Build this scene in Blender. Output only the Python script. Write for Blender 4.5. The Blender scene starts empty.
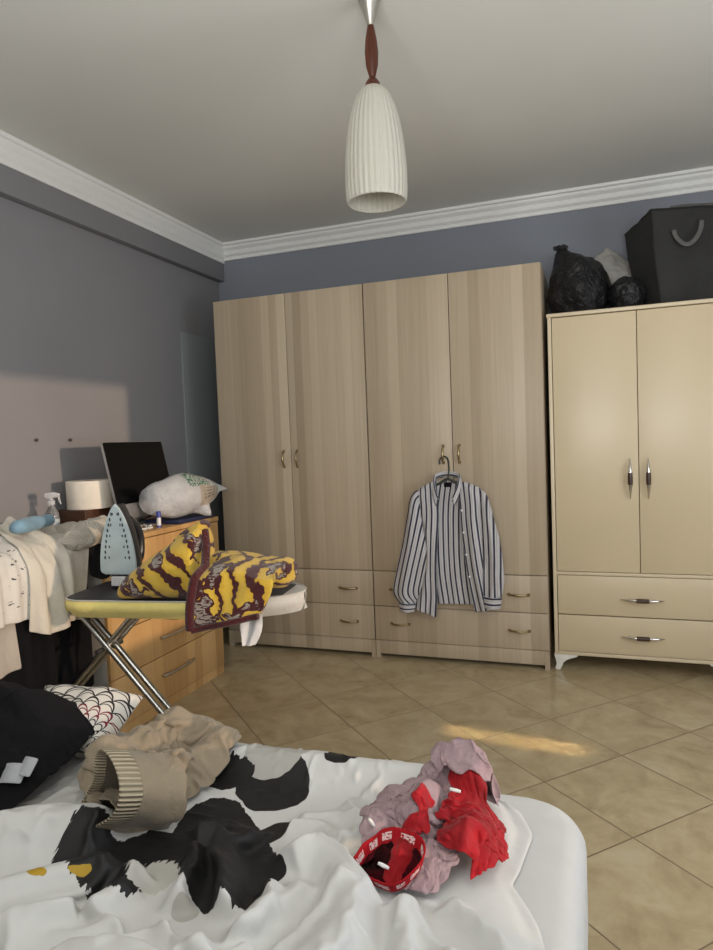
import bpy, bmesh, math, random
from mathutils import Vector, Matrix, noise
import numpy as np
random.seed(7)
SC = bpy.context.scene
COL = SC.collection
PI = math.pi
V = Vector

# ------------------------------------------------------------------ helpers
def link(o, parent=None):
    COL.objects.link(o)
    if parent is not None:
        o.parent = parent
    return o

def obj(name, bm, mat, parent=None, smooth=True, angle=40, loc=None):
    me = bpy.data.meshes.new(name)
    bmesh.ops.recalc_face_normals(bm, faces=bm.faces[:])
    bm.to_mesh(me); bm.free()
    mats = mat if isinstance(mat, (list, tuple)) else [mat]
    for m in mats: me.materials.append(m)
    if smooth:
        me.polygons.foreach_set('use_smooth', [True]*len(me.polygons))
        me.set_sharp_from_angle(angle=math.radians(angle))
    o = bpy.data.objects.new(name, me)
    if loc is not None: o.location = loc
    return link(o, parent)

def tag(o, label, cat, group=None):
    o['label'] = label; o['category'] = cat
    if group: o['group'] = group
    return o

def thing(name, label, cat, loc=(0, 0, 0), rotz=0, group=None):
    o = bpy.data.objects.new(name, None)
    o.empty_display_size = .05
    link(o); o.location = loc; o.rotation_euler = (0, 0, rotz)
    return tag(o, label, cat, group)

def struct(o):
    o['kind'] = 'structure'; return o

def add_box(bm, x0, x1, y0, y1, z0, z1, bev=0, seg=2, mi=0):
    r = bmesh.ops.create_cube(bm, size=1)
    vs = r['verts']
    for v in vs:
        v.co = V(((x0+x1)/2+v.co.x*(x1-x0), (y0+y1)/2+v.co.y*(y1-y0), (z0+z1)/2+v.co.z*(z1-z0)))
    fs = list({f for v in vs for f in v.link_faces})
    for f in fs: f.material_index = mi
    if bev:
        es = list({e for v in vs for e in v.link_edges})
        bmesh.ops.bevel(bm, geom=es, offset=bev, segments=seg, profile=.5, affect='EDGES')
    return bm

def bx(*a, **k):
    return add_box(bmesh.new(), *a, **k)

def add_grid(bm, rows, close_u=False, close_v=False, mi=0, cap=False):
    """rows: list of lists of points"""
    g = [[bm.verts.new(p) for p in r] for r in rows]
    n, m = len(g), len(g[0])
    for i in range(n if close_v else n-1):
        for j in range(m if close_u else m-1):
            try:
                f = bm.faces.new((g[i][j], g[i][(j+1) % m], g[(i+1) % n][(j+1) % m], g[(i+1) % n][j]))
                f.material_index = mi
            except ValueError: pass
    if cap:
        for r in (g[0], g[-1]):
            try: bm.faces.new(r).material_index = mi
            except ValueError: pass
    return g

def add_lathe(bm, prof, n=32, c=(0, 0, 0), ax=None, fn=None, cap=True, mi=0):
    """prof: list of (r,z)"""
    rows = []
    for r, z in prof:
        row = []
        for k in range(n):
            a = 2*PI*k/n
            rr = fn(r, z, a) if fn else r
            p = V((rr*math.cos(a), rr*math.sin(a), z))
            if ax is not None: p = ax @ p
            row.append(V(c)+p)
        rows.append(row)
    add_grid(bm, rows, close_u=True, cap=cap, mi=mi)
    return bm

def smooth_path(pts, n=8):
    pts = [V(p) for p in pts]
    out = []
    P = [pts[0]*2-pts[1]]+pts+[pts[-1]*2-pts[-2]]
    for i in range(1, len(P)-2):
        for k in range(n):
            t = k/n
            a, b, c, d = P[i-1], P[i], P[i+1], P[i+2]
            out.append(.5*((2*b)+(c-a)*t+(2*a-5*b+4*c-d)*t*t+(3*b-a-3*c+d)*t**3))
    out.append(pts[-1])
    return out

def add_tube(bm, pts, r, n=10, mi=0, cap=True):
    pts = [V(p) for p in pts]
    rs = r if isinstance(r, (list, tuple)) else [r]*len(pts)
    up = None; rows = []
    for i, p in enumerate(pts):
        t = (pts[min(i+1, len(pts)-1)]-pts[max(i-1, 0)]).normalized()
        if up is None:
            up = V((0, 0, 1)) if abs(t.z) < .9 else V((1, 0, 0))
        s = t.cross(up).normalized(); up = s.cross(t).normalized()
        rows.append([p+(s*math.cos(2*PI*k/n)+up*math.sin(2*PI*k/n))*rs[i] for k in range(n)])
    add_grid(bm, rows, close_u=True, cap=cap, mi=mi)
    return bm

def add_prism(bm, poly, axis, a, b, mi=0, bev=0):
    """extrude a 2D polygon along axis ('x','y','z') from a to b"""
    def mk(p, t):
        return {'x': (t, p[0], p[1]), 'y': (p[0], t, p[1]), 'z': (p[0], p[1], t)}[axis]
    A = [bm.verts.new(mk(p, a)) for p in poly]; B = [bm.verts.new(mk(p, b)) for p in poly]
    n = len(poly)
    fs = [bm.faces.new(A), bm.faces.new(B[::-1])]
    for i in range(n):
        fs.append(bm.faces.new((A[i], A[(i+1) % n], B[(i+1) % n], B[i])))
    for f in fs: f.material_index = mi
    if bev:
        es = list({e for v in A+B for e in v.link_edges if (e.verts[0] in A) == (e.verts[1] in A)})
        bmesh.ops.bevel(bm, geom=es, offset=bev, segments=2, profile=.5, affect='EDGES')
    return bm

def fbm(p, s=1., o=4):
    return noise.fractal(V(p)*s, 1., 2., o)

# ------------------------------------------------------------------ materials
class NT:
    def __init__(s, name, rough=.6, spec=.5, metal=0., col=(.8, .8, .8), sheen=0., trans=0., coat=0.):
        s.m = bpy.data.materials.new(name); s.m.use_nodes = True
        s.t = s.m.node_tree; s.N = s.t.nodes; s.b = s.N['Principled BSDF']
        s.set(s.b, 'Roughness', rough); s.set(s.b, 'Specular IOR Level', spec); s.set(s.b, 'Metallic', metal)
        s.set(s.b, 'Base Color', (*col, 1)); s.set(s.b, 'Sheen Weight', sheen)
        s.set(s.b, 'Transmission Weight', trans); s.set(s.b, 'Coat Weight', coat)
    def set(s, n, k, v):
        i = n.inputs[k]
        if hasattr(v, 'links') or isinstance(v, bpy.types.NodeSocket): s.t.links.new(v, i)
        else: i.default_value = v
    def n(s, typ, out=0, props=None, **ins):
        x = s.N.new(typ)
        for k, v in (props or {}).items(): setattr(x, k, v)
        for k, v in ins.items():
            key = int(k[1:]) if k[0] == '_' else k.replace('__', ' ')
            s.set(x, key, v)
        return x.outputs[out]
    def math(s, op, a, b=0., c=None):
        kw = dict(_0=a, _1=b)
        if c is not None: kw['_2'] = c
        return s.n('ShaderNodeMath', 0, {'operation': op}, **kw)
    def co(s, kind='Object'):
        return s.N.new('ShaderNodeTexCoord').outputs[kind]
    def sep(s, v):
        x = s.N.new('ShaderNodeSeparateXYZ'); s.t.links.new(v, x.inputs[0]); return x.outputs
    def comb(s, x, y, z):
        return s.n('ShaderNodeCombineXYZ', 0, None, X=x, Y=y, Z=z)
    def mapping(s, v, sc=(1, 1, 1), rot=(0, 0, 0), loc=(0, 0, 0)):
        return s.n('ShaderNodeMapping', 0, None, Vector=v, Scale=sc, Rotation=rot, Location=loc)
    def noise(s, v, scale=5, detail=3, rough=.5, dist=0., out=0):
        return s.n('ShaderNodeTexNoise', out, None, Vector=v, Scale=scale, Detail=detail, Roughness=rough, Distortion=dist)
    def ramp(s, f, stops, interp='LINEAR'):
        x = s.N.new('ShaderNodeValToRGB'); s.t.links.new(f, x.inputs[0])
        cr = x.color_ramp; cr.interpolation = interp
        while len(cr.elements) < len(stops): cr.elements.new(.5)
        for e, (p, c) in zip(cr.elements, stops):
            e.position = p; e.color = (*c, 1) if len(c) == 3 else c
        return x.outputs[0]
    def mix(s, f, a, b, blend='MIX'):
        x = s.N.new('ShaderNodeMix'); x.data_type = 'RGBA'; x.blend_type = blend
        for k, v in ((0, f), (6, a), (7, b)):
            if isinstance(v, (tuple, list)): v = (*v, 1) if len(v) == 3 else v
            if isinstance(v, bpy.types.NodeSocket): s.t.links.new(v, x.inputs[k])
            else: x.inputs[k].default_value = v
        return x.outputs[2]
    def base(s, c):
        s.set(s.b, 'Base Color', c if isinstance(c, bpy.types.NodeSocket) else (*c, 1)); return s
    def bump(s, h, strength=.3, dist=.01):
        x = s.n('ShaderNodeBump', 0, None, Strength=strength, Distance=dist, Height=h)
        s.set(s.b, 'Normal', x); return s
    def rough(s, v): s.set(s.b, 'Roughness', v); return s

def flat(name, col, rough=.6, metal=0., spec=.5, var=.06, scale=30, bump=0., bs=200, **k):
    """procedural paint/plastic/metal with a faint tonal variation"""
    t = NT(name, rough, spec, metal, col, **k)
    c = t.co()
    f = t.noise(c, scale, 3)
    a = tuple(x*(1-var) for x in col); b = tuple(min(1, x*(1+var)) for x in col)
    t.base(t.ramp(f, [(.3, a), (.7, b)]))
    if bump: t.bump(t.noise(c, bs, 2), bump, .002)
    return t.m

def m_wood(name, stops, axis, band=14., grain=1., rough=.45, seed=0., bandmix=.55):
    """vertical-grain laminate: axis = horizontal coordinate index across the grain"""
    t = NT(name, rough, .35)
    s = t.sep(t.co('Object'))
    h = s[axis]
    z = s[2]
    wob = t.noise(t.comb(t.math('MULTIPLY', h, 3.), seed, t.math('MULTIPLY', z, 1.3)), 1., 2)
    hb = t.math('ADD', t.math('MULTIPLY', h, band), t.math('MULTIPLY', wob, .25))
    cell = t.n('ShaderNodeTexWhiteNoise', 0, {'noise_dimensions': '1D'}, W=t.math('ADD', t.math('FLOOR', hb), seed))
    g1 = t.noise(t.comb(t.math('MULTIPLY', h, 60.*grain), seed, t.math('MULTIPLY', z, 1.5)), 1., 4, .6, .3)
    g2 = t.noise(t.comb(t.math('MULTIPLY', h, 260.*grain), seed, t.math('MULTIPLY', z, 5.)), 1., 2)
    f = t.math('ADD', t.math('MULTIPLY', cell, bandmix), t.math('MULTIPLY', g1, .75-bandmix*.5))
    f = t.math('ADD', f, t.math('MULTIPLY', t.math('SUBTRACT', g2, .5), .22))
    t.base(t.ramp(f, stops))
    t.bump(g2, .06, .001)
    return t.m

def m_fabric(name, col, rough=.9, weave=900, sheen=.2, var=.12, wr=.25, wscale=18, col2=None, spec=.2):
    t = NT(name, rough, spec, 0, col, sheen)
    c = t.co()
    f = t.noise(c, 9, 4, .6)
    b = col2 or tuple(min(1, x*(1+var)) for x in col)
    t.base(t.ramp(f, [(.3, tuple(x*(1-var) for x in col)), (.72, b)]))
    w = t.noise(c, weave, 1)
    big = t.noise(c, wscale, 3, .55, .6)
    t.bump(t.math('ADD', t.math('MULTIPLY', big, 1.), t.math('MULTIPLY', w, .08)), wr, .02)
    return t.m

M = {}
# wall paint
def m_paint(name, a, b):
    t = NT(name, .75, .25)
    c = t.co()
    t.base(t.ramp(t.noise(c, 1.3, 3), [(.3, a), (.7, b)]))
    t.bump(t.noise(c, 160, 3), .08, .002)
    return t.m
M['wall'] = m_paint('wall_paint', (.215, .213, .226), (.235, .233, .246))
M['wall_back'] = m_paint('wall_paint_blue', (.205, .222, .258), (.222, .240, .278))
M['ceil'] = m_paint('ceiling_paint', (.66, .655, .62), (.70, .695, .66))
M['panel'] = m_paint('wall_slab_tone', (.215, .235, .248), (.23, .25, .263))

def m_cornice(axis):
    t = NT('cornice_plaster_'+'xy'[axis], .6, .3, 0, (.76, .76, .74))
    s = t.sep(t.co('Object'))
    w = t.n('ShaderNodeMath', 0, {'operation': 'SINE'}, _0=t.math('MULTIPLY', s[axis], 2*PI/.045))
    w2 = t.n('ShaderNodeMath', 0, {'operation': 'SINE'}, _0=t.math('MULTIPLY', s[2], 2*PI/.03))
    t.bump(t.math('MULTIPLY', w, w2), .16, .005)
    return t.m
M['corn_x'] = m_cornice(0); M['corn_y'] = m_cornice(1)

def m_floor():
    t = NT('floor_tiles', .2, .5)
    s_, th, ox, oy = .3627, .7627, .4219, -.591
    p = t.co('Object')
    pc = t.n('ShaderNodeVectorMath', 0, {'operation': 'SUBTRACT'}, _0=p, _1=(ox, oy, 0))
    def comp(d):
        return t.math('DIVIDE', t.n('ShaderNodeVectorMath', 1, {'operation': 'DOT_PRODUCT'}, _0=pc, _1=d), s_)
    i = comp((math.cos(th), -math.sin(th), 0)); j = comp((math.sin(th), math.cos(th), 0))
    def grout(x):
        f = t.math('FRACT', x)
        d = t.math('MINIMUM', f, t.math('SUBTRACT', 1., f))
        return d
    d = t.math('MINIMUM', grout(i), grout(j))
    line = t.math('LESS_THAN', d, .0062)
    cell = t.n('ShaderNodeTexWhiteNoise', 1, {'noise_dimensions': '2D'}, Vector=t.comb(t.math('FLOOR', i), t.math('FLOOR', j), 0.))
    cv = t.n('ShaderNodeVectorMath', 0, {'operation': 'SCALE'}, _0=cell, Scale=9.)
    pv = t.n('ShaderNodeVectorMath', 0, {'operation': 'ADD'}, _0=p, _1=cv)
    n1 = t.noise(pv, 4.2, 6, .62, 1.2)
    n2 = t.noise(pv, 16, 5, .6, .5)
    n = t.math('ADD', t.math('MULTIPLY', n1, .7), t.math('MULTIPLY', n2, .3))
    col = t.ramp(n, [(.26, (.27, .20, .11)), (.42, (.40, .315, .185)), (.52, (.46, .37, .225)), (.62, (.50, .415, .26)), (.76, (.55, .47, .32))])
    t.base(t.mix(line, col, (.19, .135, .075)))
    t.rough(t.math('ADD', t.math('MULTIPLY', line, .4), t.math('ADD', .12, t.math('MULTIPLY', n2, .12))))
    t.bump(t.math('MULTIPLY', t.math('SUBTRACT', 1., line), 1.), .25, .002)
    return t.m
M['floor'] = m_floor()

ash = [(.1, (.36, .285, .195)), (.4, (.43, .345, .245)), (.6, (.485, .395, .285)), (.9, (.54, .445, .33))]
M['ash'] = m_wood('ash_laminate', ash, 0, 21., 1., .42, 3.)
M['ash2'] = m_wood('ash_laminate_second', ash, 0, 19., 1., .42, 31.)
beech = [(.1, (.40, .22, .085)), (.45, (.55, .33, .135)), (.65, (.62, .39, .17)), (.9, (.68, .45, .21))]
M['beech'] = m_wood('beech_laminate', beech, 1, 16., .5, .4, 5., .5)
M['cream'] = flat('cream_laminate', (.62, .515, .345), .35, var=.03, scale=2)
M['cream_edge'] = flat('cream_edge', (.65, .55, .385), .4, var=.03, scale=4)
M['white_leg'] = flat('white_leg_plastic', (.78, .76, .70), .35)
M['dark_gap'] = flat('dark_gap', (.03, .027, .022), .9)
M['brass'] = flat('antique_brass', (.42, .33, .19), .32, 1.)
M['chrome'] = flat('chrome', (.75, .73, .70), .2, 1.)
M['steel'] = flat('steel_tube', (.55, .55, .53), .28, 1.)
M['dark_steel'] = flat('dark_steel', (.12, .12, .12), .35, .8)
M['brown_grip'] = flat('brown_grip', (.05, .025, .015), .4)
M['nickel'] = flat('brushed_nickel', (.55, .53, .48), .35, 1.)
M['mahogany'] = m_wood('mahogany', [(.2, (.05, .014, .007)), (.6, (.10, .028, .013)), (.9, (.14, .042, .02))], 0, 40., 2., .3, 1.)
M['black_plastic'] = flat('black_plastic', (.012, .012, .013), .35)
M['screen'] = flat('screen_glass', (.002, .002, .0025), .18, spec=.12)
M['alu'] = flat('aluminium', (.62, .62, .62), .38, .9)
M['grey_panel'] = flat('grey_panel', (.40, .38, .35), .6, var=.05, scale=3)
M['paper'] = flat('paper_roll', (.74, .69, .60), .9, bump=.3)
M['dark_wood'] = m_wood('dark_wood', [(.2, (.03, .013, .008)), (.8, (.075, .035, .02))], 1, 30., 1., .4, 9.)
M['white_plastic'] = flat('white_plastic', (.75, .75, .75), .35)
M['blue_plastic'] = flat('blue_plastic', (.03, .05, .28), .4)
M['navy'] = flat('navy_cover', (.012, .018, .06), .5)
# ------------------------------------------------------------------ room
XL, XBEAM, YB, ZC = -1.185, -1.141, .56, 2.465
XR, YN = 2.75, -4.15
struct(obj('floor', bx(XL-.1, XR+.1, YN-.1, YB+.1, -.1, 0), M['floor'], smooth=False))
struct(obj('ceiling', bx(XL-.1, XR+.1, YN-.1, YB+.1, ZC, ZC+.1), M['ceil'], smooth=False))
struct(obj('wall_back', bx(XL-.1, XR+.1, YB, YB+.1, 0, ZC), M['wall_back'], smooth=False))
struct(obj('wall_left', bx(XL-.1, XL, YN, YB, 0, ZC), M['wall'], smooth=False))
# beam along the left wall under the ceiling
struct(obj('trim_3', bx(XL-.02, XBEAM, YN, YB+.02, 2.237, ZC+.01, bev=.006), M['wall']))
# right wall with a tall balcony window opening and a low slit; near wall with a window
SY0, SY1, SZ0, SZ1 = -2.75, -.95, .52, 1.80
bm = bmesh.new()
add_box(bm, XR, XR+.1, SY1, YB, 0, ZC)
add_box(bm, XR, XR+.1, YN, SY0, 0, ZC)
add_box(bm, XR, XR+.1, SY0, SY1, SZ1, ZC)
add_box(bm, XR, XR+.1, SY0, SY1, .0, SZ0)
struct(obj('wall_right', bm, M['wall'], smooth=False))
NX0, NX1, NZ0, NZ1 = .2, 2.3, .85, 2.15
bm = bmesh.new()
add_box(bm, XL, NX0, YN-.1, YN, 0, ZC)
add_box(bm, NX1, XR, YN-.1, YN, 0, ZC)
add_box(bm, NX0, NX1, YN-.1, YN, 0, NZ0)
add_box(bm, NX0, NX1, YN-.1, YN, NZ1, ZC)
struct(obj('wall_near', bm, M['wall'], smooth=False))
# window frames
M['frame'] = flat('window_frame_paint', (.75, .75, .73), .4)
def window_frame(name, axis, a0, a1, z0, z1, d, n):
    bm = bmesh.new()
    def b(p, q, r, s):
        if axis == 'y': add_box(bm, d+.02, d+.07, p, q, r, s, bev=.004)
        else: add_box(bm, p, q, d-.07, d-.02, r, s, bev=.004)
    b(a0, a0+.05, z0, z1); b(a1-.05, a1, z0, z1); b(a0+.05, a1-.05, z0, z0+.05); b(a0+.05, a1-.05, z1-.05, z1)
    for k in range(1, n):
        c = a0+(a1-a0)*k/n; b(c-.03, c+.03, z0+.05, z1-.05)
    return struct(obj(name, bm, M['frame']))
window_frame('window_2', 'x', NX0, NX1, NZ0, NZ1, YN, 3)
window_frame('window_1', 'y', SY0, SY1, SZ0, SZ1, XR, 1)

# plaster cornice: profile swept along back wall and along the beam
prof = [(0, 0), (.012, 0), (.014, .018), (.03, .03), (.036, .052), (.055, .066), (.06, .078), (.074, .082), (.076, .097), (0, .097)]
def cornice(name, along, mat):
    bm = bmesh.new()
    poly = []
    for d, z in prof:
        poly.append((YB-d, 2.369+z) if along == 'x' else (XBEAM+d*.60, 2.352+z*1.17))
    if along == 'x': add_prism(bm, poly, 'x', XBEAM-.001, XR)
    else: add_prism(bm, poly, 'y', YN, YB-.002)
    return struct(obj(name, bm, mat, angle=25))
cornice('trim_1', 'x', M['corn_x']); cornice('trim_2', 'y', M['corn_y'])
# thin slab beside the wardrobe, slightly bluer than the left wall behind it
struct(obj('wall_slab', bx(XL, XL+.012, .085, YB, 0, 1.85, bev=.003), M['panel']))

# nails in the left wall
for (y, z), lab in (((-1.053, 1.221), 'small dark nail in grey wall, nearer the left photo edge'), ((-.852, 1.219), 'small dark nail in grey wall, nearer the monitor')):
    bm = bmesh.new()
    add_lathe(bm, [(.003, -.004), (.003, .006), (.0075, .007), (.0075, .011), (.002, .013)], 10, ax=Matrix.Rotation(PI/2, 3, 'Y'))
    tag(obj('wall_nail', bm, M['dark_steel'], loc=(XL, y, z)), lab, 'nail', 'nails in the left wall')

# ------------------------------------------------------------------ wardrobes
def arch_pull(L, mat, parent, axis, loc, name='handle'):
    """antique-brass bow pull, length L along axis, standing off toward -y"""
    bm = bmesh.new()
    n = 14; pts = []; rs = []
    for k in range(n+1):
        t = k/n; a = (t-.5)*L
        off = -.004-.021*math.sin(PI*t)**.6
        pts.append((a, off, 0) if axis == 'x' else (0, off, a))
        rs.append(.0035+.0028*math.sin(PI*t))
    add_tube(bm, pts, rs, 10)
    for s in (-.5, .5):
        c = (s*L, 0, 0) if axis == 'x' else (0, 0, s*L)
        add_lathe(bm, [(.0085, 0), (.0085, .004), (.005, .008), (.003, .012)], 12, c, Matrix.Rotation(PI/2, 3, 'X'))
    return obj(name, bm, mat, parent, loc=loc)

def wardrobe(x0, x1, label, mat, hx, group):
    t = thing('wardrobe', label, 'wardrobe', ((x0+x1)/2, .28, 0), 0, group)
    ox, oy = (x0+x1)/2, .28
    W = (x1-x0)/2-.0015
    H = 1.9813
    D = .275
    bm = bmesh.new()
    th = .018
    f = -oy+.019
    add_box(bm, -W, -W+th, f, D, 0, H, bev=.001)
    add_box(bm, W-th, W, f, D, 0, H, bev=.001)
    add_box(bm, -W+th, W-th, f, D, H-th, H, bev=.001)
    add_box(bm, -W+th, W-th, D-.008, D, .02, H-th)
    add_box(bm, -W+th, W-th, f, D-.01, .085, .098)
    add_box(bm, -W+th, W-th, f, D-.01, .462, .478)
    obj('carcass', bm, mat, t)
    # plinth, with the recessed kick strip and feet ends
    bm = bmesh.new()
    add_box(bm, -W, W, -oy+.006, -oy+.019, .022, .094, bev=.001)
    for s in (-1, 1):
        add_box(bm, s*(W-.012)-.012, s*(W-.012)+.012, -oy+.004, -oy+.018, 0, .094)
    obj('plinth', bm, mat, t)
    # doors
    for s, x in ((-1, -W), (1, 0)):
        xa, xb = (x+.002, -.0018) if s < 0 else (.0018, W-.002)
        d = obj('door', bx(xa, xb, -oy, -oy+.0175, .4715, H-.002, bev=.0012), mat, t)
        arch_pull(.085, M['brass'], d, 'z', (hx[0] if s < 0 else hx[1], -oy, 1.078))
    # two wide drawers with two pulls each
    for z0, z1, zh in ((.283, .4665, .372), (.098, .2795, .191)):
        d = obj('drawer', bx(-W+.002, W-.002, -oy, -oy+.0175, z0, z1, bev=.0012), mat, t)
        for sx in (-1, 1):
            arch_pull(.095, M['brass'], d, 'x', (sx*.307, -oy, zh))
    return t
wardrobe(-.9, 0, 'left tall ash laminate wardrobe beside the chest of drawers', M['ash'], (-.042, .038), 'pair of matching ash wardrobes')
wardrobe(0, .9, 'right tall ash laminate wardrobe with the striped shirt hanging on it', M['ash2'], (-.049, .033), 'pair of matching ash wardrobes')

# ------------------------------------------------------------------ cream cabinet
def cream_cabinet():
    x0, x1, yf, yb, H = .922, 1.712, .022, .53, 1.7335
    t = thing('cabinet', 'cream two-door cabinet with two drawers and white curved feet, right of the wardrobes', 'cabinet', ((x0+x1)/2, yf, 0))
    W = (x1-x0)/2; D = yb-yf
    bm = bmesh.new()
    e = .017
    add_box(bm, -W, -W+e, 0, D, .078, H-.016, bev=.002)
    add_box(bm, W-e, W, 0, D, .078, H-.016, bev=.002)
    add_box(bm, -W-.004, W+.004, -.006, D, H-.017, H, bev=.003)
    add_box(bm, -W+e, W-e, D-.01, D, .085, H-.02)
    add_box(bm, -W+e, W-e, .0, D-.01, .078, .094, bev=.002)
    add_box(bm, -W+e, W-e, .0, D-.01, .474, .489, bev=.002)
    obj('carcass', bm, M['cream_edge'], t)
    def spindle(parent, axis, loc, L=.19):
        bm = bmesh.new(); pts = []; rs = []; n = 20
        for k in range(n+1):
            a = (k/n-.5)
            pts.append((a*L, -.028+.02*(abs(a)*2)**3, 0) if axis == 'x' else (0, -.028+.02*(abs(a)*2)**3, a*L))
            rs.append(.0020+.0078*math.cos(a*PI)**1.1)
        add_tube(bm, pts, rs, 12)
        for s in (-.3, .3):
            c = (s*L, 0, 0) if axis == 'x' else (0, 0, s*L)
            add_lathe(bm, [(.006, 0), (.006, .003), (.0035, .006), (.0035, .024)], 10, c, Matrix.Rotation(PI/2, 3, 'X'))
        h = obj('handle', bm, M['chrome'], parent, loc=loc)
        bm = bmesh.new()
        q = [(p, r) for p, r in zip(pts, rs) if abs((p[0] if axis == 'x' else p[2])) < .18*L]
        add_tube(bm, [p for p, r in q], [r+.001 for p, r in q], 12)
        obj('grip', bm, M['brown_grip'], h)
        return h
    for s in (-1, 1):
        xa, xb = (-W+e+.003, -.0015) if s < 0 else (.0015, W-e-.003)
        d = obj('door', bx(xa, xb, .003, .02, .492, H-.021, bev=.0015), M['cream'], t)
        spindle(d, 'z', (s*.039, .003, .938))
    for z0, z1, zh in ((.281, .471, .365), (.097, .276, .186)):
        d = obj('drawer', bx(-W+e+.003, W-e-.003, .003, .02, z0, z1, bev=.0015), M['cream'], t)
        spindle(d, 'x', (0.005, .003, zh))
    # curved white feet
    poly = [(0, .078), (.112, .078), (.108, .068), (.085, .066), (.075, .056), (.055, .054), (.043, .038), (.034, .022), (.031, .004), (.024, 0), (.008, 0), (.002, .008), (.010, .014), (.016, .026), (.012, .045), (.002, .06)]
    for s in (-1, 1):
        for y0, y1 in ((.002, .03), (D-.04, D-.012)):
            p = [(-s*W+s*(q[0]-.004), q[1]) for q in poly] if True else poly
            bm = bmesh.new(); add_prism(bm, p, 'y', y0, y1, bev=.004)
            obj('leg', bm, M['white_leg'], t)
    return t
cream_cabinet()

# ------------------------------------------------------------------ desk with drawer pedestal
def desk():
    xf, xb, y0, y1, H = -.694, -1.17, -2.0, -.3925, .806
    t = thing('desk', 'beech laminate desk with a drawer pedestal along the left wall', 'desk', (xf, y1, 0))
    # local: x 0 front .. -.476 back ; y 0 far .. negative near
    b = xb-xf; yn = y0-y1; yp = -1.2325-y1
    obj('desktop', bx(b, .004, yn, 0.002, H-.022, H, bev=.002), M['beech'], t)
    bm = bmesh.new()
    add_box(bm, b+.01, -.018, yp, yp+.016, .0, H-.022, bev=.001)
    add_box(bm, b+.01, -.018, -.016, 0, .0, H-.022, bev=.001)
    add_box(bm, b+.01, b+.02, yp+.016, -.016, .04, H-.022)
    add_box(bm, -.04, -.026, yp+.016, -.016, 0, .05)
    obj('pedestal', bm, M['grey_panel'], t)
    obj('end_panel', bx(b+.01, -.018, yn+.01, yn+.028, 0, H-.022, bev=.001), M['grey_panel'], t)
    for z0, z1 in ((.045, .2425), (.2465, .428), (.432, .6035), (.6075, .78)):
        d = obj('drawer', bx(-.018, 0, yp+.001, -.001, z0, z1, bev=.0012), M['beech'], t)
        bm = bmesh.new()
        zc = {.045: .16, .2465: .33, .432: .52, .6075: .70}[z0]
        yc = -.795-y1
        pts = []; rs = []
        for k in range(17):
            a = k/16-.5
            pts.append((.022-.012*(abs(a)*2)**4, yc+a*.24, zc)); rs.append(.0065)
        add_tube(bm, pts, rs, 8)
        for s in (-.36, .36):
            add_lathe(bm, [(.006, 0), (.006, .02)], 8, (0, yc+s*.24, zc), Matrix.Rotation(PI/2, 3, 'Y'))
        obj('handle', bm, M['nickel'], d)
    obj('base_strip', bx(-.02, -.004, yp+.001, -.001, 0, .042), M['beech'], t)
desk()

# ------------------------------------------------------------------ pendant lamp
def pendant():
    t = thing('pendant_lamp', 'ribbed frosted glass pendant lamp on a turned brown stem under the ceiling', 'lamp', (.527, -1.392, ZC))
    z = lambda v: v-ZC
    bm = bmesh.new()
    add_lathe(bm, [(.0, 0), (.034, 0), (.034, -.006), (.031, -.012), (.012, -.072), (.0095, -.082), (0.0, -.082)], 32, cap=False)
    obj('canopy', bm, M['nickel'], t)
    bm = bmesh.new()
    add_lathe(bm, [(.0, -.08), (.0095, -.08), (.017, -.12), (.0205, -.158), (.018, -.195), (.0110, -.222), (.009, -.229), (.012, -.233), (.019, -.242), (.024, -.252), (.0255, -.259), (.0, -.259)], 28, cap=False)
    obj('stem', bm, M['mahogany'], t)
    sp = [(.024, -.258), (.038, -.266), (.051, -.284), (.065, -.317), (.076, -.358), (.084, -.405), (.0895, -.46), (.092, -.51), (.092, -.555), (.0895, -.588), (.087, -.594)]
    fine = []
    for i in range(len(sp)-1):
        for k in range(4):
            a = k/4; fine.append((sp[i][0]*(1-a)+sp[i+1][0]*a, sp[i][1]*(1-a)+sp[i+1][1]*a))
    fine.append(sp[-1])
    def rib(r, zz, a): return r*(1+.018*math.sin(a*34)*min(1, (r-.02)/.03))
    bm = bmesh.new()
    add_lathe(bm, fine, 204, fn=rib, cap=False)
    o = obj('lamp_shade', bm, M['shade'], t)
    md = o.modifiers.new('thick', 'SOLIDIFY'); md.thickness = .0035
    bm = bmesh.new()
    add_lathe(bm, [(.0, -.258), (.018, -.258), (.018, -.31), (.0, -.312)], 16, cap=False)
    s = obj('socket', bm, M['white_plastic'], t)
    bm = bmesh.new()
    add_lathe(bm, [(.013, -.31), (.013, -.325), (.022, -.345), (.0295, -.375), (.027, -.40), (.015, -.418), (.002, -.423)], 20, cap=False)
    obj('bulb', bm, M['bulb'], s)
def m_shade():
    t = NT('frosted_ribbed_glass', .3, .5, 0, (.70, .685, .62))
    n = t.noise(t.mapping(t.co(), (60, 60, 220)), 1., 2)
    t.bump(n, .35, .002)
    tr = t.N.new('ShaderNodeBsdfTranslucent'); tr.inputs[0].default_value = (.70, .685, .62, 1)
    mx = t.N.new('ShaderNodeMixShader'); mx.inputs[0].default_value = .5
    t.t.links.new(t.b.outputs[0], mx.inputs[1]); t.t.links.new(tr.outputs[0], mx.inputs[2])
    t.t.links.new(mx.outputs[0], t.N['Material Output'].inputs[0])
    return t.m
M['shade'] = m_shade()
M['bulb'] = flat('bulb_glass', (.8, .78, .72), .3)
pendant()
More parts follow.
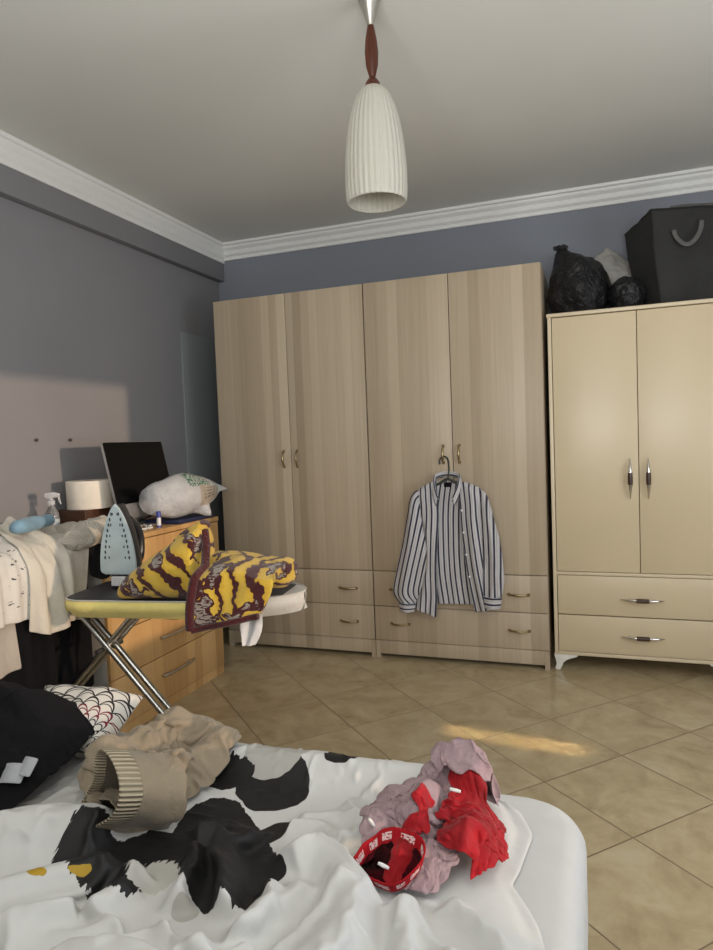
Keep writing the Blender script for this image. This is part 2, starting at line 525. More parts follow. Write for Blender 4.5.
# ------------------------------------------------------------------ bed, sheet, duvet
BX0, BX1, BY0, BY1, BZ = -.56, 1.100, -4.05, -2.035, .468
def rrect(x0, x1, y0, y1, r, n=10):
    pts = []
    for cx, cy, a0 in ((x1-r, y1-r, 0), (x0+r, y1-r, PI/2), (x0+r, y0+r, PI), (x1-r, y0+r, 1.5*PI)):
        for k in range(n+1):
            a = a0+PI/2*k/n; pts.append((cx+r*math.cos(a), cy+r*math.sin(a)))
    return pts

M['sheet'] = m_fabric('fitted_sheet_cotton', (.57, .57, .565), .85, 900, .15, .04, .10, 6)
def rounded_slab(bm, x0, x1, y0, y1, z0, z1, rc, re, wr=0):
    """slab with plan corners rc and edge roundness re; top is a fine grid fan"""
    rows = []
    n = 6
    def ring(ins, z): return [(x, y, z) for x, y in rrect(x0+ins, x1-ins, y0+ins, y1-ins, max(rc-ins, .004), 10)]
    for k in range(n+1):
        a = PI/2*k/n; rows.append(ring(re*(1-math.sin(a)), z0+re*(1-math.cos(a))))
    for k in range(1, 6): rows.append(ring(0, z0+re+(z1-z0-2*re)*k/6))
    for k in range(n+1):
        a = PI/2*k/n; rows.append(ring(re*(1-math.cos(a)), z1-re*(1-math.sin(a))))
    for ins in (.03, .06, .1, .16, .24, .34, .46, .6, .75):
        rows.append(ring(re+ins, z1))
    if wr:
        for i, r in enumerate(rows):
            for j, p in enumerate(r):
                q = V(p); d = wr*fbm(q+V((3, 1, 0)), 5., 4)
                s = max(0, (q.z-(z1-.08))/.08)
                rows[i][j] = (p[0], p[1], p[2]+d*s)
    add_grid(bm, rows, close_u=True, cap=True)
    return bm
bed = thing('bed', 'bed with a white-sheeted mattress whose rounded corner shows at right', 'bed', ((BX0+BX1)/2, BY1, 0))
lx, ly = (BX0+BX1)/2, BY1
mt = obj('mattress', rounded_slab(bmesh.new(), BX0-lx, BX1-lx, BY0-ly, 0, .25, BZ, .105, .04, .006), M['sheet'], bed)
mt['label'] = 'mattress in a plain white fitted sheet'
bm = bmesh.new(); add_box(bm, BX0-lx+.03, BX1-lx-.03, BY0-ly+.03, -.03, .10, .25, bev=.01)
obj('bed_base', bm, M['dark_wood'], bed)
for sx in (BX0-lx+.1, BX1-lx-.1):
    for sy in (BY0-ly+.1, -.1):
        bm = bmesh.new(); add_lathe(bm, [(.022, 0), (.03, .1)], 16, (sx, sy, 0)); obj('leg', bm, M['dark_wood'], bed)
def seg_dist(P, pts):
    """P (n,2) -> distance to polyline, arclength parameter 0..1 of the foot, signed side"""
    best = np.full(len(P), 1e9); par = np.zeros(len(P)); side = np.zeros(len(P))
    pts = np.array(pts, float); L = np.hypot(*(pts[1:]-pts[:-1]).T); tot = L.sum(); acc = 0
    for i in range(len(pts)-1):
        a, b = pts[i], pts[i+1]; d = b-a
        t = np.clip(((P-a)@d)/(d@d), 0, 1)
        q = a+t[:, None]*d; r = np.hypot(*(P-q).T)
        m = r < best
        best[m] = r[m]; par[m] = ((acc+t*L[i])/tot)[m]
        s = d[0]*(P[:, 1]-a[1])-d[1]*(P[:, 0]-a[0]); side[m] = np.sign(s)[m]
        acc += L[i]
    return best, par, side

def ridge(P, pts, w, h, w2=None, taper=.15, pw=2.):
    d, t, s = seg_dist(P, pts)
    ww = np.where(s > 0, w, w2 or w)
    tp = np.clip(np.minimum(t, 1-t)/taper, 0, 1) if taper else 1
    tp = tp*tp*(3-2*tp) if taper else 1
    return h*np.exp(-(d/ww)**pw)*tp

def smoothstep(x, a, b):
    t = np.clip((x-a)/(b-a), 0, 1); return t*t*(3-2*t)

def nz(P, s, off=(0, 0, 0), o=3):
    return np.array([noise.fractal(V((p[0]*s+off[0], p[1]*s+off[1], off[2])), 1., 2., o) for p in P])


class Cloth:
    """small position-based cloth solver on an n x m grid"""
    def __init__(s, X, n, m, w=None):
        s.n, s.m = n, m; s.x = X.reshape(n, m, 3).copy(); s.v = np.zeros_like(s.x)
        s.w = np.ones((n, m)) if w is None else w.reshape(n, m)
        s.B = []
    def add(s, R, di, dj, k, sl):
        R = R.reshape(s.n, s.m, 3); n, m = s.n, s.m
        I, J = np.meshgrid(np.arange(n), np.arange(m), indexing='ij')
        ok = (I+di >= 0) & (I+di < n) & (J+dj >= 0) & (J+dj < m)
        key = (J//abs(dj)) % 2 if di == 0 else (I//di) % 2
        for c in (0, 1):
            q = ok & (key == c); a = I[q]; b = J[q]
            L = np.linalg.norm(R[a+di, b+dj]-R[a, b], axis=1)*.5*(sl[a, b]+sl[a+di, b+dj])
            s.B.append((a, b, a+di, b+dj, L, k))
    def fabric(s, R, su, sv, stiff=.04):
        s.add(R, 1, 0, .9, su); s.add(R, 0, 1, .9, sv)
        s.add(R, 1, 1, .25, (su+sv)/2); s.add(R, 1, -1, .25, (su+sv)/2)
        for d, k in ((2, stiff), (3, stiff*.5)):
            s.add(R, d, 0, k, su); s.add(R, 0, d, k, sv)
    def run(s, steps, g, collide, dt=.02, it=6, damp=.93):
        for f in range(steps):
            s.v *= damp; s.v[..., 2] -= g*dt; s.v[s.w == 0] = 0
            p0 = s.x.copy(); s.x = s.x+s.v*dt
            for k in range(it):
                for a, b, c, d, L, kk in s.B:
                    D = s.x[c, d]-s.x[a, b]; l = np.sqrt((D*D).sum(1))+1e-9
                    wa = s.w[a, b]; wb = s.w[c, d]
                    dx = D*(((l-L)*kk/l)/(wa+wb+1e-9))[:, None]
                    s.x[a, b] += dx*wa[:, None]; s.x[c, d] -= dx*wb[:, None]
                collide(s.x, p0)
            s.v = (s.x-p0)/dt
        return s.x

class Raster:
    """height map of what already lies on the bed"""
    def __init__(s, x0, x1, y0, y1, st, z):
        s.x0, s.y0, s.st = x0, y0, st
        s.nx, s.ny = int((x1-x0)/st)+2, int((y1-y0)/st)+2
        s.h = np.full((s.ny, s.nx), z)
    def xy(s):
        X, Y = np.meshgrid(s.x0+np.arange(s.nx)*s.st, s.y0+np.arange(s.ny)*s.st)
        return np.stack([X.ravel(), Y.ravel()], 1)
    def at(s, x, y):
        fx = np.clip((x-s.x0)/s.st, 0, s.nx-1.001); fy = np.clip((y-s.y0)/s.st, 0, s.ny-1.001)
        j = fx.astype(int); i = fy.astype(int); tx = fx-j; ty = fy-i
        return (s.h[i, j]*(1-tx)*(1-ty)+s.h[i, j+1]*tx*(1-ty)+s.h[i+1, j]*(1-tx)*ty+s.h[i+1, j+1]*tx*ty)
    def put(s, pts, grow=1):
        new = np.full_like(s.h, -9.)
        j = np.round((pts[:, 0]-s.x0)/s.st).astype(int); i = np.round((pts[:, 1]-s.y0)/s.st).astype(int)
        ok = (i >= 0) & (i < s.ny) & (j >= 0) & (j < s.nx)
        np.maximum.at(new, (i[ok], j[ok]), pts[ok, 2])
        for _ in range(grow):
            p = np.pad(new, 1, constant_values=-9.)
            nb = np.max([p[a:a+s.ny, b:b+s.nx] for a in range(3) for b in range(3)], 0)
            new = np.where(new > -8, new, nb)
        s.h = np.maximum(s.h, new)
    def collide(s, off=.003, fr=.5):
        def f(x, p0):
            H = s.at(x[..., 0], x[..., 1])+off; m = x[..., 2] < H
            x[..., 2] = np.where(m, H, x[..., 2])
            for k in (0, 1): x[..., k] = np.where(m, p0[..., k]+(x[..., k]-p0[..., k])*fr, x[..., k])
        return f

def grid_bm(x, mi=0, uv=None):
    bm = bmesh.new()
    add_grid(bm, [[tuple(p) for p in r] for r in x], mi=mi)
    if uv is not None:
        lay = bm.loops.layers.uv.new('UVMap')
        m = x.shape[1]
        bm.verts.index_update()
        for f in bm.faces:
            for l in f.loops:
                i, j = divmod(l.vert.index, m); l[lay].uv = uv(i, j)
    return bm

def cloth_obj(name, x, mat, parent=None, thick=.003, sub=1, uv=None):
    o = obj(name, grid_bm(x, uv=uv), mat, parent, angle=180)
    if thick:
        md = o.modifiers.new('thick', 'SOLIDIFY'); md.thickness = thick; md.offset = 1
    if sub:
        md = o.modifiers.new('smooth', 'SUBSURF'); md.levels = sub; md.render_levels = sub
    return o

def n3(P, s, off=0., o=2):
    return np.array([noise.fractal(V((p[0]*s+off, p[1]*s+off*1.7, -off*.6)), 1., 2., o) for p in P])

def slack(P, n, m, mean, amp, lo, hi, off):
    return np.clip(mean+amp*n3(P, 4, off), lo, hi).reshape(n, m)

BED = Raster(-.75, 1.3, -3.3, -1.85, .008, BZ)
yy = BED.xy()[:, 1].reshape(BED.h.shape); xx_ = BED.xy()[:, 0].reshape(BED.h.shape)
BED.h[(yy > BY1) | (xx_ > BX1)] = .05

DUV_E = np.array([(-3.2, 1.06), (-2.6, 1.06), (-2.485, 1.045), (-2.41, 1.02), (-2.327, .98), (-2.19, .985), (-2.115, .955), (-2.065, .90), (-2.03, .88)])
DUV_RIDGES = [
    ([(.2, -2.13), (.40, -2.12), (.535, -2.115), (.66, -2.11), (.787, -2.105), (.90, -2.13)], .05, .040, .05),
    ([(.20, -3.1), (.445, -2.88), (.485, -2.79), (.515, -2.745), (.55, -2.725), (.60, -2.72), (.66, -2.73), (.73, -2.76)], .055, .085, .12),
    ([(.63, -2.44), (.66, -2.405), (.70, -2.385), (.747, -2.41), (.785, -2.462), (.797, -2.526), (.784, -2.581), (.762, -2.635), (.735, -2.70), (.73, -2.80)], .032, .045, .04),
    ([(.848, -2.44), (.872, -2.51), (.895, -2.6)], .018, .024, .018),
    ([(.905, -2.42), (.960, -2.46), (1.02, -2.507), (1.05, -2.56)], .018, .022, .018),
    ([(.93, -2.52), (.95, -2.58), (.96, -2.68)], .018, .018, .018),
    ([(.66, -2.47), (.675, -2.53), (.66, -2.60)], .014, .026, .014),
    ([(.60, -2.66), (.66, -2.64), (.70, -2.60)], .015, .02, .015),
    ([(.52, -2.40), (.56, -2.44), (.60, -2.50), (.625, -2.56)], .02, .045, .016),
    ([(.50, -2.43), (.525, -2.49), (.545, -2.56)], .016, .035, .016),
    ([(.46, -2.39), (.52, -2.37), (.58, -2.39)], .028, .03, .028),
    ([(.68, -2.20), (.72, -2.26), (.74, -2.33)], .02, .016, .02),
    ([(.60, -2.31), (.66, -2.30), (.73, -2.33)], .018, .016, .018),
    ([(.05, -2.60), (.13, -2.52), (.22, -2.46), (.33, -2.42)], .05, .06, .05),
    ([(.15, -2.74), (.25, -2.65), (.33, -2.57), (.42, -2.50)], .035, .05, .03),
    ([(.28, -2.78), (.36, -2.67), (.42, -2.60)], .03, .04, .02),
    ([(.43, -2.50), (.45, -2.55), (.44, -2.62)], .02, .035, .02),
    ([(.705, -2.44), (.69, -2.52), (.66, -2.60), (.62, -2.66)], .016, .022, .030, 1.2),
    ([(.76, -2.43), (.75, -2.52), (.72, -2.60), (.67, -2.68)], .014, .018, .026, 1.2),
    ([(.55, -2.60), (.60, -2.63), (.66, -2.63)], .012, .018, .018, 1.2),
    ([(.50, -2.66), (.53, -2.62), (.57, -2.60)], .012, .016, .018, 1.2),
    ([(.80, -2.60), (.86, -2.62), (.93, -2.60)], .014, .018, .022, 1.2),
    ([(.84, -2.70), (.90, -2.66), (1.0, -2.66)], .014, .016, .02, 1.2),
    ([(.86, -2.44), (.90, -2.50), (.95, -2.54), (1.02, -2.56)], .012, .016, .02, 1.2),
    ([(.36, -2.70), (.42, -2.66), (.50, -2.60)], .016, .022, .025, 1.2),
    ([(.60, -2.27), (.68, -2.25), (.75, -2.27)], .012, .010, .02, 1.2),
    ([(.70, -2.16), (.76, -2.20), (.78, -2.26)], .012, .010, .02, 1.2),
]
def build_duvet():
    nx, ny = 156, 126
    xs = np.linspace(-.24, 1.06, nx); ys = np.linspace(-2.05, -3.05, ny)
    X, Y = np.meshgrid(xs, ys)
    xe = np.interp(ys, DUV_E[:, 0], DUV_E[:, 1])[:, None]
    X = np.where(X > .5, .5+(X-.5)*(xe-.5)/.56, X)
    P = np.stack([X.ravel(), Y.ravel()], 1)
    def design(Q):
        h = .026+.008*nz(Q, 3.2, (0, 0, 1.5), 2)
        for r in DUV_RIDGES: h = h+ridge(Q, r[0], r[1], r[2], r[3], .12, r[4] if len(r) > 4 else 2.)
        return h
    def edge(Q):
        e = np.minimum(np.interp(Q[:, 1], DUV_E[:, 0], DUV_E[:, 1])-Q[:, 0], -2.04-Q[:, 1])
        return np.sqrt(np.clip(e/.05, 0, 1))
    h = design(P); ed = edge(P); h = h*(.15+.85*ed)
    R = Raster(-.3, 1.12, -3.1, -2.02, .007, BZ)
    Q = R.xy(); R.h = (BZ+.004+np.maximum((design(Q)-.012)*edge(Q), 0)).reshape(R.h.shape)
    n1 = n3(P, 14, 3)
    init = np.stack([P[:, 0], P[:, 1], BZ+.006+h+(.006*n1+.02*n3(P, 7, 31))*ed], 1)
    w = np.ones((ny, nx)); w[:, 0] = 0; w[-1] = 0
    su = slack(P, ny, nx, 1.11, .09, 1.01, 1.3, 177); sv = slack(P, ny, nx, 1.11, .09, 1.01, 1.3, 77)
    c = Cloth(init, ny, nx, w); c.fabric(np.stack([P[:, 0], P[:, 1], h], 1), su, sv, .03)
    x = c.run(130, 4., R.collide(0., .5))
    BED.put(x.reshape(-1, 3), 2)
    # tuck: run the far and right borders down to the sheet
    x = np.concatenate([x[:1]*np.array([1, 1, 0])+np.array([0, .006, BZ+.002]), x], 0)
    x = np.concatenate([x, x[:, -1:]*np.array([1, 1, 0])+np.array([.004, 0, BZ+.002])], 1)
    return x

def m_duvet():
    t = NT('duvet_cover_print', .55, .35, 0, (.8, .8, .8), .02)
    c = t.co(); s = t.sep(c)
    nx_ = t.math('MULTIPLY', t.math('SUBTRACT', t.noise(c, 9., 3), .5), .05)
    ny_ = t.math('MULTIPLY', t.math('SUBTRACT', t.noise(t.mapping(c, loc=(3, 7, 1)), 9., 3), .5), .05)
    x = t.math('ADD', s[0], nx_); y = t.math('ADD', s[1], ny_)
    fr = t.noise(t.mapping(c, (150, 22, 1), (0, 0, .5)), 1., 2)
    fringe = t.math('MULTIPLY', t.math('SUBTRACT', fr, .5), 1.)
    def ell(cx, cy, rx, ry, rot=0., fr_=0., xx=None, yy=None):
        dx = t.math('SUBTRACT', x, cx); dy = t.math('SUBTRACT', y, cy)
        ca, sa = math.cos(rot), math.sin(rot)
        u = t.math('DIVIDE', t.math('ADD', t.math('MULTIPLY', dx, ca), t.math('MULTIPLY', dy, sa)), rx)
        v = t.math('DIVIDE', t.math('SUBTRACT', t.math('MULTIPLY', dy, ca), t.math('MULTIPLY', dx, sa)), ry)
        q = t.math('SQRT', t.math('ADD', t.math('MULTIPLY', u, u), t.math('MULTIPLY', v, v)))
        if fr_: q = t.math('ADD', q, t.math('MULTIPLY', fringe, fr_))
        return t.math('LESS_THAN', q, 1.)
    white = (.61, .61, .60)
    col = white
    black = t.ramp(t.noise(c, 4, 2), [(.3, (.0075, .007, .0075)), (.7, (.012, .0115, .012))])
    for e in PRINT:
        cx, cy, rx, ry, rot, fr_, k = e
        col = t.mix(ell(cx, cy, rx, ry, rot, fr_), col, black if k == 'k' else {'w': white, 'g': (.42, .41, .385), 'y': (.45, .28, .02), 's': (.50, .49, .46)}[k])
    t.base(col)
    w = t.noise(c, 1100, 1); big = t.noise(c, 22, 3, .5, .15)
    t.bump(t.math('ADD', big, t.math('MULTIPLY', w, .03)), .22, .012)
    return t.m
# cx, cy, rx, ry, rotation, fringe, colour
PRINT = [
    (.52, -2.197, .072, .075, .34, .0, 'k'),
    (.49, -2.113, .067, .067, 0, .0, 'g'),
    (.628, -2.086, .040, .038, 0, .0, 'k'),
    (.415, -2.185, .055, .045, .3, .35, 'k'),
    (.530, -2.405, .180, .080, -.87, .10, 'k'),
    (.415, -2.435, .075, .055, -.4, .25, 'k'),
    (.582, -2.325, .022, .050, -.35, .0, 'k'),
    (.630, -2.44, .034, .026, 0, .0, 'k'),
    (.375, -2.495, .115, .068, -.35, .5, 'k'),
    (.458, -2.492, .034, .046, .6, .95, 's'),
    (.563, -2.556, .022, .016, .3, .0, 'g'),
    (.318, -2.588, .018, .010, .3, .3, 'y'),
    (.372, -2.553, .018, .008, .6, .4, 'y'),
]
M['duvet'] = m_duvet()
tag(cloth_obj('duvet', build_duvet(), M['duvet'], thick=0), 'rumpled white duvet printed with black and grey round shapes, on the bed', 'duvet')
# ------------------------------------------------------------------ garments on the bed

def repel(x, m, dmin, nb=3):
    """push apart points that touch in space but are not neighbours on the cloth"""
    P = x.reshape(-1, 3); n = len(P)
    D = P[:, None, :]-P[None, :, :]
    d2 = (D*D).sum(-1)
    i = np.arange(n); r = i//m; c = i % m
    near = (np.abs(r[:, None]-r[None]) <= nb) & (np.abs(c[:, None]-c[None]) <= nb)
    a, b = np.nonzero((d2 < dmin*dmin) & ~near)
    if len(a) == 0: return
    dd = np.sqrt(d2[a, b])+1e-6
    mv = D[a, b]*((dmin-dd)/dd*.375)[:, None]
    A = np.zeros_like(P); np.add.at(A, a, mv)
    P += A/np.maximum(np.bincount(a, minlength=n), 1)[:, None]

def laid(foot, n, m, ridges, slk, amp, seed, steps=70, off=.004, rough_=.02, wob=0., stiff=.03, g=3., lift=.02, rep=.009, nsc=7, round_=0., fr=.3):
    """foot: 4 corner points; an over-sized cloth settles over BED plus its own stuffing ridges and crumples"""
    c00, c01, c10, c11 = [np.array(c, float) for c in foot]
    A = np.linspace(0, 1, n)[:, None, None]; B = np.linspace(0, 1, m)[None, :, None]
    if round_:
        u, v = 2*A-1, 2*B-1
        A_ = (u*np.sqrt(1-round_*v*v/2)+1)/2; B_ = (v*np.sqrt(1-round_*u*u/2)+1)/2
    else: A_, B_ = A+0*B, B+0*A
    P0 = ((1-A_)*(1-B_)*c00+(1-A_)*B_*c01+A_*(1-B_)*c10+A_*B_*c11).reshape(-1, 2)
    P = P0+wob*np.stack([n3(P0, 11, seed+3), n3(P0, 11, seed+33)], 1)
    lo = P.min(0)-.08; hi = P.max(0)+.08
    R = Raster(lo[0], hi[0], lo[1], hi[1], .006, 0)
    Q = R.xy(); h = np.zeros(len(Q))
    for r in ridges: h = np.maximum(h, ridge(Q, r[0], r[1], r[2], r[3] if len(r) > 3 else None, 0))
    base = BED.at(Q[:, 0], Q[:, 1])
    R.h = (base+h).reshape(R.h.shape)
    z = R.at(P[:, 0], P[:, 1])+off
    init = np.stack([P[:, 0], P[:, 1], z+lift+n3(P, 2*nsc, seed)*.35*rough_+n3(P, nsc, seed+5)*rough_], 1)
    rest = np.stack([P0[:, 0], P0[:, 1], R.at(P0[:, 0], P0[:, 1])], 1)
    c = Cloth(init, n, m)
    c.fabric(rest, slack(P, n, m, slk, amp, 1., 2., seed+50), slack(P, n, m, slk, amp, 1., 2., seed+90), stiff)
    col = R.collide(off, fr)
    for k in range(steps):
        c.run(1, g, col, it=5, damp=.86)
        if rep and k % 2: repel(c.x, m, rep)
    BED.put(c.x.reshape(-1, 3), 1)
    return c.x

M['pink'] = m_fabric('lilac_jersey', (.36, .26, .28), .9, 800, .05, .12, .6, 28)
def m_red():
    t = NT('red_jersey', .75, .25, 0, (.4, .0, .01), .1)
    c = t.co()
    t.base(t.ramp(t.noise(c, 22, 3), [(.25, (.16, .001, .004)), (.75, (.42, .005, .012))]))
    t.bump(t.noise(c, 34, 3), .5, .015)
    return t.m
M['red'] = m_red()
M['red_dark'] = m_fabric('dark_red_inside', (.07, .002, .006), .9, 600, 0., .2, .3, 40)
def m_band_text(name, base, mark, n, lo, hi):
    """waistband with a row of small pale printed blocks; UV u along the band"""
    t = NT(name, .8, .2, 0, base)
    s = t.sep(t.co('UV'))
    u = t.math('MULTIPLY', s[0], n); fu = t.math('FRACT', u)
    on = t.math('MULTIPLY', t.math('GREATER_THAN', fu, .25), t.math('LESS_THAN', fu, .85))
    on = t.math('MULTIPLY', on, t.math('MULTIPLY', t.math('GREATER_THAN', s[1], lo), t.math('LESS_THAN', s[1], hi)))
    k = t.math('GREATER_THAN', t.noise(t.mapping(t.co('UV'), (n*7, 9, 1)), 1., 1), .42)
    t.base(t.mix(t.math('MULTIPLY', on, k), base, mark))
    t.bump(t.n('ShaderNodeMath', 0, {'operation': 'SINE'}, _0=t.math('MULTIPLY', s[0], n*40.)), .3, .002)
    return t.m
M['red_band'] = m_band_text('red_waistband', (.36, .006, .012), (.75, .55, .55), 9., .3, .75)

def band(name, pts, width, mat, parent, up=(0, 0, 1), thick=.003, closed=True, wob=0., rows=5, outw=0.):
    """flat ribbon following a loop, its width along 'up' (may be a function of the parameter)"""
    n = len(pts); X = []
    for r in range(rows):
        v = r/(rows-1); row = []
        for i, p in enumerate(pts):
            t = i/n
            u = V(up(t) if callable(up) else up)
            q = V(p)+u*(v*width)+V((0, 0, wob*math.sin(i*1.7+r)*.5))
            row.append(q)
        X.append(row)
    bm = bmesh.new()
    g = [[bm.verts.new(p) for p in r] for r in X]
    lay = bm.loops.layers.uv.new('UVMap')
    for i in range(rows-1):
        for j in range(n if closed else n-1):
            f = bm.faces.new((g[i][j], g[i][(j+1) % n], g[i+1][(j+1) % n], g[i+1][j]))
            us = (j/n, (j+1)/n, (j+1)/n, j/n); vs = (i/(rows-1), i/(rows-1), (i+1)/(rows-1), (i+1)/(rows-1))
            for l, uu, vv in zip(f.loops, us, vs): l[lay].uv = (uu, vv)
    o = obj(name, bm, mat, parent, angle=180)
    md = o.modifiers.new('thick', 'SOLIDIFY'); md.thickness = thick; md.offset = 0
    md = o.modifiers.new('smooth', 'SUBSURF'); md.levels = 1; md.render_levels = 1
    return o

# --- red shorts and lilac top, in one rumpled pile near the duvet's right edge
zb = lambda x, y: float(BED.at(np.array([x]), np.array([y]))[0])
red = thing('shorts', 'crumpled bright red shorts with a printed waistband, tangled with the lilac top', 'shorts', (.93, -2.25, BZ))
pink = thing('top', 'crumpled pale lilac jersey top lying on the duvet beside red shorts', 'top', (.85, -2.25, BZ))
O1 = np.array([.93, -2.25, BZ]); O2 = np.array([.85, -2.25, BZ])
x = laid([(.755, -2.41), (.92, -2.41), (.75, -2.17), (.925, -2.155)], 50, 46,
         [([(.775, -2.34), (.79, -2.27), (.82, -2.21)], .05, .06), ([(.84, -2.19), (.87, -2.175), (.90, -2.18)], .036, .08),
          ([(.83, -2.37), (.90, -2.35)], .045, .04), ([(.835, -2.31), (.845, -2.24)], .03, .08)], 1.5, .2, 3, rough_=.035, wob=.015, round_=.7, nsc=11, stiff=.015, rep=.008)
cloth_obj('fabric', x-O2, M['pink'], pink, .002)
x = laid([(.885, -2.375), (.980, -2.36), (.875, -2.205), (.965, -2.195)], 38, 36,
         [([(.905, -2.235), (.93, -2.28), (.945, -2.33)], .045, .045), ([(.90, -2.22), (.92, -2.22)], .03, .045)], 1.5, .2, 17, rough_=.03, wob=.012, round_=.7, rep=.008, nsc=11, stiff=.015)
cloth_obj('fabric', x-O1, M['red'], red, .002)
# a lilac sleeve thrown over the back of the pile
x = laid([(.84, -2.225), (.945, -2.215), (.845, -2.145), (.95, -2.135)], 34, 28,
         [([(.86, -2.185), (.90, -2.172), (.935, -2.18)], .028, .035)], 1.35, .15, 57, rough_=.02, wob=.01, round_=.5, rep=.008, nsc=9, stiff=.02)
cloth_obj('sleeve', x-O2, M['pink'], pink, .002)
M['maroon_seam'] = flat('maroon_seam', (.20, .012, .03), .8)
# red folds showing at the front left: waistband loop
loop = []
for i in range(40):
    a = 2*PI*i/40
    lx_, ly_ = .822+.045*math.cos(a)+.006*math.sin(3*a), -2.402+.028*math.sin(a)
    loop.append((lx_-.93, ly_+2.25, max(.03, zb(lx_, ly_)-BZ+.002)*.5+.022+.012*math.sin(a+.4)))
band('waistband', loop, .026, M['red_band'], red, up=lambda t: (.25*math.cos(2*PI*t), .5*math.sin(2*PI*t)-.1, .85))
cen = sum((V(q) for q in loop), V((0, 0, 0)))/len(loop)
rows = []
for r in range(7):
    v = r/6
    rows.append([tuple(cen+(V(q)-cen)*(1-v*.9)+V((0, 0, .004-.018*math.sin(v*PI/2)))+V((0, 0, .004*fbm(V(q)*(1-v), 60, 2)))) for q in loop])
bm = bmesh.new(); add_grid(bm, rows, close_u=True, cap=True)
obj('inside', bm, M['red_dark'], red, angle=180)
# red folded strip between the two lilac lobes
x = laid([(.818, -2.42), (.85, -2.42), (.835, -2.285), (.862, -2.285)], 30, 18, [([(.834, -2.41), (.846, -2.29)], .014, .012)], 1.35, .15, 29, rough_=.02, rep=.007, round_=.3)
cloth_obj('front_fold', x-O1, M['red'], red, .002)
for (px, py, pz), r in (((.82, -2.425, .062), .5), ((.78, -2.36, .085), 1.2), ((.905, -2.30, .125), .2)):
    bm = bmesh.new()
    add_tube(bm, [V((px-.93, py+2.25, pz))+V((math.cos(r), .3*math.sin(r), -.8*math.sin(r)))*(.006*k-.01) for k in range(4)], [.0022, .003, .003, .0022], 8)
    obj('cord_tip', bm, M['white_plastic'], red)

# --- beige trousers: folded legs and the open elastic waist
M['beige'] = m_fabric('beige_cotton', (.265, .215, .152), .92, 700, .2, .10, .3, 30)
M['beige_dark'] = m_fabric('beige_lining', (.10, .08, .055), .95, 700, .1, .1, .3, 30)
def m_rib():
    t = NT('ribbed_elastic', .85, .2, 0, (.5, .44, .33))
    s = t.sep(t.co('UV'))
    w = t.n('ShaderNodeMath', 0, {'operation': 'SINE'}, _0=t.math('MULTIPLY', s[0], 420.))
    t.base(t.ramp(t.math('MULTIPLY', t.math('ADD', w, 1.), .5), [(0, (.30, .25, .17)), (1, (.52, .45, .33))]))
    t.bump(w, .7, .004)
    return t.m
M['rib'] = m_rib()
tr = thing('trousers', 'beige trousers with a ribbed elastic waist, crumpled on the bed left of the printed duvet', 'trousers', (.33, -2.28, BZ))
OT = np.array([.33, -2.28, BZ])
xl = laid([(.16, -2.35), (.35, -2.42), (.18, -2.05), (.42, -2.12)], 50, 44,
          [([(.21, -2.32), (.22, -2.23), (.235, -2.12)], .055, .075), ([(.30, -2.34), (.32, -2.26), (.375, -2.16)], .045, .05),
           ([(.23, -2.11), (.30, -2.11), (.385, -2.15)], .04, .035)], 1.25, .12, 11, rough_=.025, wob=.015, round_=.4, rep=.010, nsc=5)
cloth_obj('legs', xl-OT, M['beige'], tr, .003)
xl = laid([(.185, -2.35), (.345, -2.36), (.20, -2.19), (.37, -2.22)], 40, 40,
          [([(.20, -2.30), (.28, -2.29), (.35, -2.29)], .03, .025), ([(.23, -2.22), (.31, -2.24)], .02, .015)], 1.28, .12, 23, rough_=.025, wob=.012, round_=.5, rep=.010, nsc=6)
cloth_obj('upper_leg', xl-OT, M['beige'], tr, .003)
# open waist: oval rib loop lying on its side, mouth towards the near left
wn = V((-.55, -.78, .30)).normalized()
e1 = V((.85, .10, .60)); e1 = (e1-wn*e1.dot(wn)).normalized(); e2 = wn.cross(e1)
wc = V((.285, -2.425, BZ+.088))
loop = []
for i in range(48):
    a = 2*PI*i/48
    loop.append(wc+e1*(.092*math.cos(a)+.010*math.cos(3*a+1))+e2*(.056*math.sin(a)+.012*math.sin(3*a)+.008*math.sin(2*a+.6))+wn*(.012*math.sin(2*a))-V(OT))
up_w = -wn
b_ = band('waistband', loop, .042, M['rib'], tr, up=lambda t: up_w, thick=.005)
b_['label'] = 'pale ribbed elastic waistband'
cen = wc-V(OT)
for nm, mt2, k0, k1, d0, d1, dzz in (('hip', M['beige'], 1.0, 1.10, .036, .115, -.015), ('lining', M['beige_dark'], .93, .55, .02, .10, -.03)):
    rows = []
    for r in range(9):
        v = r/8
        row = []
        for i in range(48):
            q = cen+(loop[i]-cen)*(k0+(k1-k0)*v)-wn*(d0+(d1-d0)*v)+V((0, 0, dzz*v))
            q += V((fbm(q, 30, 2), fbm(q+V((5, 0, 0)), 30, 2), fbm(q+V((0, 5, 0)), 30, 2)))*(.012*v)
            row.append(tuple(q))
        rows.append(row)
    bm = bmesh.new(); add_grid(bm, rows, close_u=True); obj(nm, bm, mt2, tr, angle=180)

